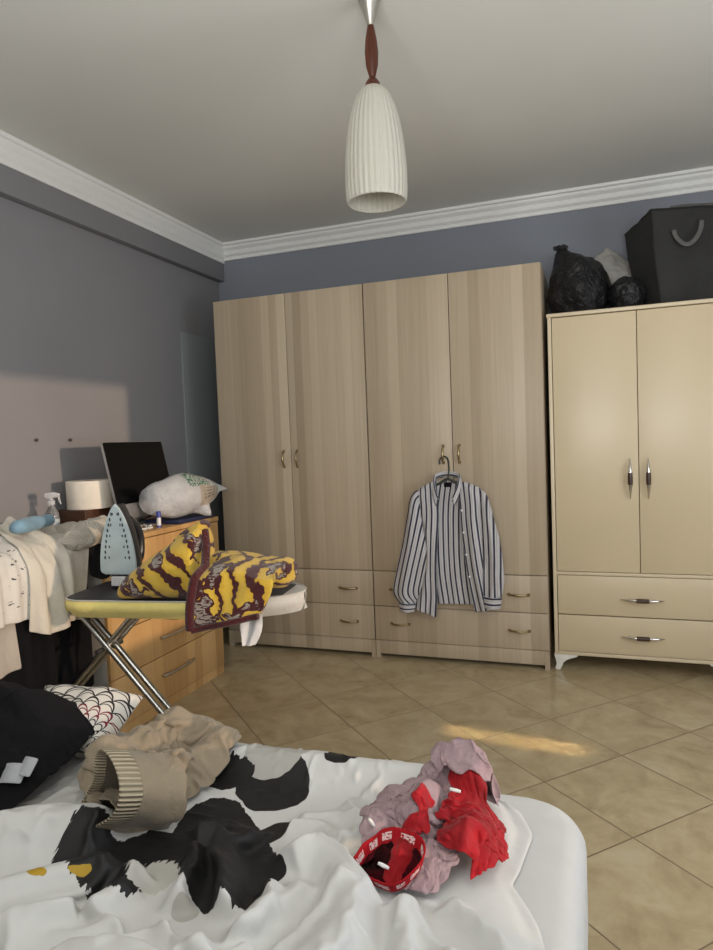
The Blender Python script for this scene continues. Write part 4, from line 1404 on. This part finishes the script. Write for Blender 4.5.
# ------------------------------------------------------------------ clothes heaped on the desk and hanging over its front edge
XF = -.690
TOP = Raster(-1.2, -.66, -2.1, -.7, .008, DZ)
class Front:
    def __init__(s):
        s.r = Raster(-2.2, -.7, .0, .85, .01, XF)        # (y, z) -> x
FRONT = Front().r
def drape(y0, y1, xb, length, n, m, seed, off=.004, slk=1.06, amp=.08, lumps=(), skew=0., taper=0., steps=130, rough_=.012, stiff=.03, z0=.03, xs0=0., end_wave=0., gather=0.):
    """sheet laid from xb (back on the desk) forward over the front edge; 'length' along it"""
    A = np.linspace(0, 1, n)[:, None]+np.zeros((1, m)); B = np.linspace(0, 1, m)[None, :]+np.zeros((n, 1))
    wv = end_wave*np.sin(B*7+seed)*A
    X = xb+A*length*(1+wv)
    yc = (y0+y1)/2+skew*A; hw = (y1-y0)/2*(1-taper*A)
    Y = yc+(B-.5)*2*hw
    P = np.stack([X.ravel(), Y.ravel()], 1)
    for (pts, w_, h_) in lumps:
        Q = TOP.xy(); TOP.h = np.maximum(TOP.h, (DZ+ridge(Q, pts, w_, h_, None, 0)).reshape(TOP.h.shape))
    Z = np.maximum(TOP.at(X, Y), DZ)+off+z0+(n3(P, 8, seed)*rough_+n3(P, 18, seed+4)*rough_*.4).reshape(n, m)
    init = np.stack([X, Y, Z], -1)
    w = np.ones((n, m)); w[0] = 0
    c = Cloth(init, n, m, w)
    rest = np.stack([X, yc+(Y-yc)/(1-gather), 0*X], -1)
    c.fabric(rest, slack(P, n, m, 1.0+(slk-1)*.4, amp*.3, 1., 1.5, seed+7), slack(P, n, m, slk, amp, 1., 1.6, seed+9), stiff)
    def col(x, p0):
        xx, yv, zz = x[..., 0], x[..., 1], x[..., 2]
        Ht = TOP.at(xx, yv)+off; Xf = FRONT.at(yv, zz)+off
        it = (xx < XF+.004) & (zz < Ht); fr_ = (zz < DZ+.001) & (xx < Xf)
        dt_ = Ht-zz; dx_ = Xf-xx
        up = it & (~fr_ | (dt_ < dx_) | (xx < XF-.05))
        sd = fr_ & ~up
        x[..., 2] = np.where(up, Ht, zz)
        x[..., 0] = np.where(sd, Xf, np.where(up, p0[..., 0]+(xx-p0[..., 0])*.25, xx))
        x[..., 1] = np.where(up | sd, p0[..., 1]+(yv-p0[..., 1])*.4, yv)
        low = x[..., 2] < .01; x[..., 2] = np.where(low, .01, x[..., 2])
    x = c.run(steps, 3., col, it=20, damp=.94)
    q = x.reshape(-1, 3)
    TOP.put(q[q[:, 0] < XF+.01], 1)
    f = q[q[:, 2] < DZ+.02]
    if len(f): FRONT.put(f[:, [1, 2, 0]], 1)
    return x

M['black_hang'] = m_fabric('black_fleece', (.0055, .0055, .007), .95, 500, 0., .15, .3, 16)
M['greige'] = m_fabric('greige_knit', (.42, .385, .34), .92, 500, .2, .07, .3, 30)
M['cream_cloth'] = m_fabric('cream_cotton', (.60, .565, .49), .9, 700, .15, .05, .2, 24)
M['blue_cloth'] = m_fabric('blue_cotton', (.20, .34, .45), .9, 700, .15, .10, .25, 30)
M['slate_cloth'] = m_fabric('slate_cotton', (.22, .25, .30), .9, 700, .15, .10, .25, 30)
def m_waffle():
    t = NT('waffle_knit', .95, .15, 0, (.52, .48, .41), .2)
    c = t.co(); s = t.sep(c)
    a = t.math('SINE', t.math('MULTIPLY', s[1], 800.)); b = t.math('SINE', t.math('MULTIPLY', s[2], 800.))
    w = t.math('MULTIPLY', a, b)
    t.base(t.ramp(t.math('MULTIPLY', t.math('ADD', w, 1.), .5), [(.1, (.38, .345, .285)), (.8, (.60, .56, .49))]))
    t.bump(w, .5, .003)
    return t.m
M['waffle'] = m_waffle()
def m_sprig(name, base, ink, scale, thr, seed=0.):
    t = NT(name, .9, .2, 0, base, .15)
    c = t.mapping(t.co('UV'), (1, 1, 1), (0, 0, .3), (seed, seed, 0))
    v = t.N.new('ShaderNodeTexVoronoi'); v.inputs['Scale'].default_value = scale; t.t.links.new(c, v.inputs['Vector'])
    n = t.noise(c, scale*4.5, 2)
    d = t.math('ADD', v.outputs['Distance'], t.math('MULTIPLY', t.math('SUBTRACT', n, .5), .9))
    t.base(t.mix(t.math('LESS_THAN', d, thr), base, ink))
    t.bump(t.noise(t.co(), 28, 3), .2, .015)
    return t.m
M['sprig'] = m_sprig('sprigged_cotton', (.62, .60, .56), (.055, .055, .065), 38., .16)
M['leafprint'] = m_sprig('leaf_print', (.40, .40, .40), (.05, .055, .06), 30., .36, 3.)
G = 'garments draped over the desk'
uvg = lambda n, m, lu, lv: (lambda i, j: (i/(n-1)*lu, j/(m-1)*lv))
def garment(x, mat, label, cat, lu=.8, lv=.4, name='garment', thick=.003):
    n, m = x.shape[:2]
    return tag(cloth_obj(name, x, mat, thick=thick, uv=uvg(n, m, lu, lv)), label, cat, G)

garment(drape(-1.76, -1.38, -.98, .78, 56, 44, 3, .004, 1.06, .08, skew=-.03, end_wave=.04, gather=.30),
        M['black_hang'], 'long black garment hanging from the desk almost to the floor', 'garment', .86, .5)
garment(drape(-1.29, -1.08, -.96, .38, 34, 30, 6, .004, 1.08, .08, skew=.0, end_wave=.06, gather=.25),
        M['black_hang'], 'short black cloth over the desk edge, directly behind the iron', 'cloth', .4, .25)
garment(drape(-1.98, -1.74, -1.10, .74, 50, 30, 8, .004, 1.06, .08, gather=.3),
        M['greige'], 'greige garment hanging off the desk at the left photo edge', 'garment', .8, .3)
garment(drape(-1.75, -1.0, -1.15, .40, 34, 50, 12, .004, 1.18, .15, lumps=[([(-1.0, -1.62), (-.98, -1.3), (-.96, -1.02)], .07, .035), ([(-.86, -1.16), (-.95, -1.06)], .06, .03)], rough_=.02, stiff=.02, gather=.12),
        M['greige'], 'greige garment spread along the back of the desk, under the others', 'garment', .4, .75)
garment(drape(-1.72, -1.42, -.94, .36, 30, 34, 19, .004, 1.12, .1, lumps=[([(-.84, -1.66), (-.82, -1.45)], .05, .02)], gather=.2),
        M['slate_cloth'], 'slate blue cloth under the pale blue roll on the desk', 'cloth', .4, .3)
garment(drape(-1.86, -1.66, -.98, .40, 34, 30, 23, .004, 1.10, .1, gather=.25),
        M['leafprint'], 'grey leaf-printed garment at the left photo edge on the desk', 'garment', .45, .25)
garment(drape(-1.75, -1.46, -.90, .40, 46, 34, 27, .006, 1.05, .08, skew=-.10, gather=.3, taper=.1, z0=.012),
        M['sprig'], 'white garment with small dark sprigs hanging over the desk edge', 'garment', .62, .26)
garment(drape(-1.57, -1.29, -.90, .455, 50, 40, 31, .008, 1.05, .08, skew=-.13, end_wave=.04, gather=.36, taper=.25, lumps=[([(-.78, -1.50), (-.76, -1.38), (-.80, -1.26)], .05, .03)], z0=.012),
        M['cream_cloth'], 'plain cream garment hanging over the desk edge in front of the black one', 'garment', .58, .3)
# pale blue cloth rolled up
def roll_mesh(p0, p1, r0, r1, n=26, m=22, fz=.004, turns=0, bend=None):
    p0, p1 = V(p0), V(p1); d = (p1-p0).normalized(); u = d.cross(V((0, 0, 1))).normalized(); w_ = u.cross(d)
    rows = []
    for i in range(n):
        t = i/(n-1); e = min(1, t/.12, (1-t)/.12); e = math.sqrt(max(.02, 1-(1-e)**2))
        c = p0.lerp(p1, t)+(V(bend)*math.sin(PI*t) if bend else V((0, 0, 0)))
        row = []
        for j in range(m):
            a = 2*PI*j/m
            q = c+(u*math.cos(a)+w_*math.sin(a)*.85)*((r0+(r1-r0)*t)*e*(1+.05*math.sin(2*a+t*9)))
            q += V((fbm(q, 18, 3), fbm(q+V((2, 3, 4)), 18, 3), fbm(q+V((6, 3, 4)), 18, 3)))*fz
            row.append(tuple(q))
        rows.append(row)
    bm = bmesh.new(); add_grid(bm, rows, close_u=True, cap=True); return bm
def ht(x, y): return float(TOP.at(np.array([x]), np.array([y]))[0])
zt = max(ht(-.80, -1.56), ht(-.82, -1.45), ht(-.84, -1.36))
tag(obj('rolled_cloth', roll_mesh((-.76, -1.59, zt+.026), (-.85, -1.33, zt+.022), .031, .028), M['blue_cloth'], angle=180), 'pale blue cloth rolled up on top of the clothes on the desk', 'cloth', G)
zt = max(ht(-.72, -1.40), ht(-.76, -1.30))
tag(obj('knit_garment', roll_mesh((-.700, -1.46, zt-.004), (-.72, -1.20, zt+.012), .044, .068, 34, 30, .018, bend=(.03, 0, .010)), M['waffle'], angle=180), 'bunched beige waffle-knit garment at the desk edge behind the iron', 'garment', G)

# ------------------------------------------------------------------ striped shirt on a hanger
def m_stripes():
    t = NT('striped_shirting', .85, .2, 0, (.6, .6, .62), .1)
    s = t.sep(t.co('UV'))
    f = t.math('FRACT', t.math('MULTIPLY', s[0], 1/.0265))
    n = t.math('MULTIPLY', t.math('SUBTRACT', t.noise(t.mapping(t.co('UV'), (300, 6, 1)), 1., 2), .5), .10)
    f = t.math('ADD', f, n)
    dark = t.math('MULTIPLY', t.math('GREATER_THAN', f, .06), t.math('LESS_THAN', f, .38))
    mid = t.math('MULTIPLY', t.math('GREATER_THAN', f, .60), t.math('LESS_THAN', f, .70))
    col = t.mix(dark, (.54, .53, .545), (.040, .040, .062))
    col = t.mix(mid, col, (.40, .36, .35))
    t.base(col)
    t.bump(t.noise(t.co(), 24, 3, .6, .8), .25, .015)
    return t.m
M['stripes'] = m_stripes()
sh = thing('shirt', 'blue and white striped long-sleeved shirt, open, hanging in front of the wardrobe', 'shirt', (.43, -.05, .97))
osh = np.array([.43, -.05, .97])
def resample(pts, n):
    P = np.array([tuple(p) for p in smooth_path([(a, b, 0) for a, b in pts], 6)])[:, :2]
    L = np.concatenate([[0], np.cumsum(np.hypot(*(P[1:]-P[:-1]).T))])
    t = np.linspace(0, L[-1], n)
    return np.stack([np.interp(t, L, P[:, 0]), np.interp(t, L, P[:, 1])], 1)
def panel(name, left, right, y, bulge, parent, n=44, m=20, folds=(2.2, .006), u0=0., flip=False, seed=1, ytop=None, yedge=None, flare=1.0, thick=.0012):
    L, R = resample(left, n), resample(right, n)
    X = np.zeros((n, m, 3)); UV = np.zeros((n, m, 2))
    for i in range(n):
        v = i/(n-1)
        w_ = np.hypot(*(R[i]-L[i]))
        for j in range(m):
            u = j/(m-1)
            p = L[i]*(1-u)+R[i]*u
            d = y-bulge*math.sin(PI*min(1, max(0, u)))*(.6+.4*math.sin(PI*min(1, v*1.2)))
            d += folds[1]*(.25+.75*v)*math.sin(2*PI*(folds[0]*u+.15*math.sin(3*v+seed))+seed)+.006*fbm((p[0]*6, p[1]*3, seed), 1., 3)
            if ytop is not None: d += (ytop-y)*max(0, 1-v/.14)
            X[i, j] = (p[0]-osh[0], d-osh[1], p[1]-osh[2])
            UV[i, j] = (u0+(u*w_*flare if not flip else (1-u)*w_*flare), v)
    return cloth_obj(name, X, M['stripes'], parent, thick, 1, uv=lambda i, j: tuple(UV[i, j]))
panel('back_panel', [(.36, .945), (.34, .80), (.335, .60), (.34, .45), (.355, .315)], [(.48, .945), (.53, .80), (.535, .60), (.54, .45), (.55, .32)], -.032, .004, sh, folds=(2.5, .004), seed=3)
panel('front_panel', [(.330, .935), (.277, .897), (.284, .779), (.306, .65), (.300, .51), (.262, .389), (.232, .295)],
      [(.372, .949), (.379, .853), (.381, .758), (.368, .608), (.360, .457), (.360, .35), (.352, .252)], -.062, .022, sh, folds=(1.8, .007), flip=True, seed=2, ytop=-.045)
panel('front_panel', [(.476, .947), (.488, .832), (.492, .726), (.502, .61), (.516, .484), (.536, .357), (.550, .289)],
      [(.520, .939), (.606, .893), (.603, .779), (.606, .654), (.618, .518), (.645, .404), (.664, .312)], -.062, .024, sh, folds=(1.8, .007), seed=5, ytop=-.045)
sl = panel('sleeve', [(.272, .904), (.237, .865), (.214, .757), (.182, .616), (.145, .472), (.126, .372), (.160, .318)],
      [(.288, .892), (.292, .779), (.303, .693), (.316, .607), (.310, .51), (.280, .401), (.246, .316)], -.066, .030, sh, folds=(1.5, .007), seed=8, ytop=-.05)
def cuff(left_top, right_top, right_bot, left_bot, y, parent):
    X = np.zeros((8, 14, 3)); UV = np.zeros((8, 14, 2))
    for i in range(8):
        v = i/7
        for j in range(14):
            u = j/13
            a = np.array(left_top)*(1-u)+np.array(right_top)*u; b = np.array(left_bot)*(1-u)+np.array(right_bot)*u
            p = a*(1-v)+b*v
            X[i, j] = (p[0]-osh[0], y-.026*math.sin(PI*u)-osh[1], p[1]-osh[2]); UV[i, j] = (v*.052, u)
    return cloth_obj('cuff', X, M['stripes'], parent, .003, 1, uv=lambda i, j: tuple(UV[i, j]))
cuff((.160, .324), (.248, .322), (.238, .277), (.163, .277), -.068, sl)
sr = panel('sleeve', [(.590, .898), (.594, .779), (.597, .675), (.598, .57), (.595, .465), (.594, .37)],
      [(.609, .893), (.634, .845), (.664, .727), (.682, .645), (.694, .531), (.697, .448), (.682, .368)], -.070, .032, sh, folds=(1.5, .008), seed=11, ytop=-.05)
cuff((.592, .376), (.686, .372), (.674, .314), (.595, .318), -.074, sr)
# collar: stand plus turned-down leaf
X = np.zeros((7, 40, 3)); UV = np.zeros((7, 40, 2))
for j in range(40):
    t = j/39; a = PI*(-.30+1.6*t)      # goes round the back of the neck
    cx, cy = .424+.060*math.cos(PI-a), -.047+.036*math.sin(PI-a)*1.
    front = max(0, 1-min(t, 1-t)/.22)
    for i in range(7):
        v = i/6
        z = .948+.030*math.sin(PI*min(1, max(0, (t-.08)/.84)))-.10*front**1.3*(1-.2*v)
        k = (v-.45)/.55
        if v < .45: zz = z-.012+.030*(v/.45); o_ = 0
        else: zz = z+.018-.036*k*(1+.9*front); o_ = .014*math.sin(k*PI/2)
        dx, dy = math.cos(PI-a), math.sin(PI-a)
        X[i, j] = (cx+o_*dx+(.018*front*(1 if t < .5 else -1))*0-osh[0], cy+o_*dy-.018*front-osh[1], zz-osh[2]); UV[i, j] = (v*.06, t)
cloth_obj('collar', X, M['stripes'], sh, .002, 1, uv=lambda i, j: tuple(UV[i, j]))
bm = bmesh.new(); add_box(bm, -.018, .018, -.002, 0, -.012, .012)
o = obj('neck_label', bm, M['black'], sh, loc=(.425-osh[0], -.036-osh[1], .925-osh[2]))
for zb_ in (.80, .69, .58, .47):
    bm = bmesh.new(); add_lathe(bm, [(.0055, 0), (.0055, .0015), (.003, .002), (0, .002)], 12, (0, 0, 0), Matrix.Rotation(PI/2, 3, 'X'))
    obj('button', bm, M['white_plastic'], sh, loc=(np.interp(zb_, [.289, .357, .484, .61, .726, .832], [.55, .536, .516, .502, .492, .488])+.012-osh[0], -.077-osh[1], zb_-osh[2]))
# hanger
M['hanger'] = flat('hanger_plastic', (.030, .034, .026), .4)
hg = thing('clothes_hanger', 'dark clothes hanger hooked on the wardrobe door handle, holding the striped shirt', 'hanger', (.43, -.045, 1.05))
oh = V((.43, -.045, 1.05))
bm = bmesh.new()
add_tube(bm, [p-oh for p in smooth_path([(.386, -.024, 1.028), (.384, -.022, 1.046), (.394, -.016, 1.063), (.409, -.0145, 1.067), (.424, -.018, 1.058), (.431, -.028, 1.036), (.435, -.04, 1.005), (.433, -.046, .975), (.43, -.046, .955)], 8)], .0042, 10)
obj('hook', bm, M['hanger'], hg)
bm = bmesh.new()
add_tube(bm, [p-oh for p in smooth_path([(.285, -.045, .878), (.33, -.046, .905), (.39, -.046, .935), (.43, -.046, .955), (.47, -.046, .935), (.53, -.046, .905), (.59, -.045, .878)], 6)], .007, 10)
obj('arms', bm, M['hanger'], hg)

# ------------------------------------------------------------------ bags on top of the cream cabinet
CT = 1.7335
def m_bin():
    t = NT('black_bin_film', .34, .4, 0, (.010, .010, .011))
    c = t.co()
    t.base(t.ramp(t.noise(c, 10, 3), [(.3, (.007, .007, .008)), (.7, (.014, .014, .016))]))
    t.bump(t.noise(c, 22, 4, .6, 1.5), .8, .02)
    return t.m
M['bin'] = m_bin()
def sack(name, c, rx, ry, rz, mat, parent=None, seed=0., flat_=.0, lump=.16, pinch=None, crease=.10, off=(0, 0, 0), dcut=None):
    bm = bmesh.new()
    bmesh.ops.create_icosphere(bm, subdivisions=5, radius=1)
    for v in bm.verts:
        d = v.co.normalized()
        k = 1+lump*fbm(d+V((seed, seed*2, 1)), 1.3, 3)+crease*(abs(fbm(d+V((seed, 5, seed)), 3.2, 3))-.15)
        p = V((d.x*rx*k, d.y*ry*k, d.z*rz*k))
        if pinch:
            w_ = math.exp(-((1-d.dot(V(pinch[0]).normalized()))/pinch[1])**1)
            p += V(pinch[2])*w_
        if p.z < -rz*.72: p.z = -rz*.72-(p.z+rz*.72)*-.06
        v.co = p
    zmin = min(v.co.z for v in bm.verts)
    for v in bm.verts: v.co = v.co+V((0, 0, -zmin))+V(off)
    o = obj(name, bm, mat, parent, angle=180)
    return o
bb = thing('bin_bag', 'full black plastic bin bag with a knotted top, on the cream cabinet beside the wardrobe', 'bag', (1.065, .25, CT))
o = sack('sack', None, .150, .19, .175, M['bin'], bb, 2.3, lump=.10, crease=.05, pinch=((-.45, -.2, 1), .06, (-.03, -.02, .06)))
bm = bmesh.new()
kn = [(-.085, -.05, .285), (-.088, -.052, .315), (-.082, -.054, .335)]
add_tube(bm, kn, [.016, .013, .017], 12)
for a in range(9):
    an = a*.75
    add_tube(bm, smooth_path([(-.082, -.054, .335), (-.082+.022*math.cos(an), -.054+.016*math.sin(an), .352), (-.082+.034*math.cos(an), -.054+.026*math.sin(an), .345+.008*math.sin(a*2.1))], 4), [.011]*4+[.009]*4+[.005], 8)
obj('knot', bm, M['bin'], bb)
M['grey_film'] = flat('grey_white_film', (.33, .32, .30), .5, var=.12, scale=14, bump=.4, bs=40)
o = sack('white_bag', None, .150, .10, .20, M['grey_film'], None, 6.1, lump=.12, crease=.06)
o.location = (1.20, .43, CT); tag(o, 'greyish white bag behind the black bin bag on the cabinet', 'bag')
o = sack('dark_bag', None, .085, .09, .095, M['bin'], None, 9.7, lump=.12, crease=.05)
o.location = (1.285, .17, CT); tag(o, 'low black bundle between the bin bag and the grey storage bag', 'bag')
M['storage'] = m_fabric('storage_bag_felt', (.034, .034, .033), .9, 400, .02, .12, .2, 10)
M['storage_edge'] = m_fabric('storage_bag_piping', (.020, .020, .02), .9, 400, .1, .1, .2, 40)
M['strap'] = m_fabric('grey_strap', (.12, .118, .112), .85, 300, .1, .1, .2, 60)
sg = thing('storage_bag', 'large dark grey fabric storage bag with a grey carry strap, on the cabinet', 'storage bag', (1.562, .315, CT), .25)
bm = bmesh.new()
X0, X1, Y0_, Y1_, H_ = -.19, .125, -.19, .185, .435
n_ = 14
def soft(p):
    x_, y_, z_ = p
    cx, cy, cz = (x_-X0)/(X1-X0)*2-1, (y_-Y0_)/(Y1_-Y0_)*2-1, z_/H_*2-1
    b = .014
    q = V((x_, y_, z_))
    if abs(cx) > .999: q.x += math.copysign(b*(1-cy*cy)*(1-cz*cz), cx)
    if abs(cy) > .999: q.y += math.copysign(b*(1-cx*cx)*(1-cz*cz), cy)
    if cz > .999: q.z += -.010*(1-cx*cx)*(1-cy*cy)
    q += V((fbm(q, 6, 3), fbm(q+V((3, 0, 0)), 6, 3), fbm(q+V((0, 4, 0)), 6, 2)*min(1, z_/.05)))*.007
    q.x += -.040*(z_/H_)
    return tuple(q)
def along(a, b): return [a+(b-a)*k/(n_-1) for k in range(n_)]
for face in range(6):
    rows = []
    for a in range(n_):
        row = []
        for b in range(n_):
            s_, t_ = a/(n_-1), b/(n_-1)
            x_ = X0+(X1-X0)*s_; y_ = Y0_+(Y1_-Y0_)*s_; z_ = H_*t_
            p = {0: (x_, Y0_, z_), 1: (x_, Y1_, z_), 2: (X0, y_, z_), 3: (X1, y_, z_), 4: (x_, Y0_+(Y1_-Y0_)*t_, 0), 5: (x_, Y0_+(Y1_-Y0_)*t_, H_)}[face]
            row.append(soft(p))
        rows.append(row)
    add_grid(bm, rows)
bmesh.ops.remove_doubles(bm, verts=bm.verts[:], dist=.0005)
obj('bag_body', bm, M['storage'], sg, angle=50)
bm = bmesh.new()
for e in ([(X0, Y0_, z_) for z_ in along(0, H_)], [(x_, Y0_, H_) for x_ in along(X0, X1)], [(X0, y_, H_) for y_ in along(Y0_, Y1_)]):
    add_tube(bm, [V(soft(p))+V((-.001, -.001, .001)) for p in e], .005, 8)
obj('piping', bm, M['storage_edge'], sg)
def strap(pts, w_, name='carry_strap', th=.004):
    rows = []
    P = smooth_path(pts, 6)
    for i, p in enumerate(P):
        t = (P[min(i+1, len(P)-1)]-P[max(0, i-1)]).normalized()
        s_ = t.cross(V((0, -1, .25))).normalized()
        rows.append([tuple(p-s_*w_), tuple(p), tuple(p+s_*w_)])
    bm = bmesh.new(); add_grid(bm, rows)
    o = obj(name, bm, M['strap'], sg, angle=180); md = o.modifiers.new('thick', 'SOLIDIFY'); md.thickness = th
    return o
strap([(-.135, -.212, .335), (-.128, -.222, .30), (-.10, -.24, .262), (-.065, -.243, .268), (-.03, -.235, .315), (-.012, -.215, .37)], .010)
st = strap([(-.13, -.165, .442), (-.06, -.168, .447), (.0, -.165, .446), (.08, -.16, .446)], .016, 'top_strap'); st['label'] = 'pale grey strap along the top edge'
# ------------------------------------------------------------------ camera
def add_camera():
    cd = bpy.data.cameras.new('camera'); cam = bpy.data.objects.new('camera', cd); link(cam)
    f, rx, ry, rz = 666.17, -.0513, -.0386, .3453
    fwd = V((-math.sin(rz)*math.cos(rx), math.cos(rz)*math.cos(rx), math.sin(rx)))
    r0 = V((math.cos(rz), math.sin(rz), 0)); u0 = r0.cross(fwd)
    c, s = math.cos(ry), math.sin(ry)
    r = r0*c+u0*s; u = u0*c-r0*s
    m = Matrix((r, u, -fwd)).transposed().to_4x4()
    m.translation = V((1.1277, -3.3353, 1.1634))
    cam.matrix_world = m
    cd.sensor_fit = 'VERTICAL'; cd.sensor_height = 36; cd.sensor_width = 36*713/950
    cd.lens = f/950*36
    cd.clip_start = .05
    SC.camera = cam
add_camera()
# ------------------------------------------------------------------ light
w = bpy.data.worlds.new('world'); SC.world = w; w.use_nodes = True
nt = w.node_tree
bg = nt.nodes['Background']
bg.inputs[0].default_value = (.72, .82, 1, 1); bg.inputs[1].default_value = .25
def area(name, loc, rot, sx, sy, power, col):
    l = bpy.data.lights.new(name, 'AREA'); l.shape = 'RECTANGLE'; l.size = sx; l.size_y = sy
    l.energy = power; l.color = col
    o = bpy.data.objects.new(name, l); link(o); o.location = loc; o.rotation_euler = rot
    return o
# daylight entering by the near window (behind the camera) and the right-hand window
def aim(o, d):
    o.rotation_euler = V(d).to_track_quat('-Z', 'Y').to_euler()
a = area('near_window_light', ((NX0+NX1)/2, YN+.03, (NZ0+NZ1)/2), (0, 0, 0), NX1-NX0-.1, NZ1-NZ0-.1, 112, (.98, .97, .93)); aim(a, (0, 1, 0))
a.rotation_euler = (PI/2+1.0, 0, 0)
a = area('right_window_light', (XR-.02, (SY0+SY1)/2, (SZ0+SZ1)/2), (PI/2, 0, PI/2), SY1-SY0-.1, SZ1-SZ0-.1, 28, (.93, .96, 1))
sl = bpy.data.lights.new('sun', 'SUN'); sl.energy = 1.65; sl.color = (1, .70, .47); sl.angle = math.radians(.9)
so = bpy.data.objects.new('sun', sl); link(so); aim(so, (-1, .145, -.065)); so.location = (4, -1.5, 2)
# narrow area lamp added by the right wall to throw a warm streak
r_ = area('floor_streak_lamp', (2.6, -.98, 1.2), (0, 0, 0), .09, .30, .17, (1, .72, .40)); aim(r_, V((.82, -.80, 0))-V((2.6, -.98, 1.2))); r_.data.spread = math.radians(1.6)
SC.view_settings.view_transform = 'Standard'
SC.view_settings.look = 'None'
SC.view_settings.exposure = -.08
SC.cycles.use_denoising = True
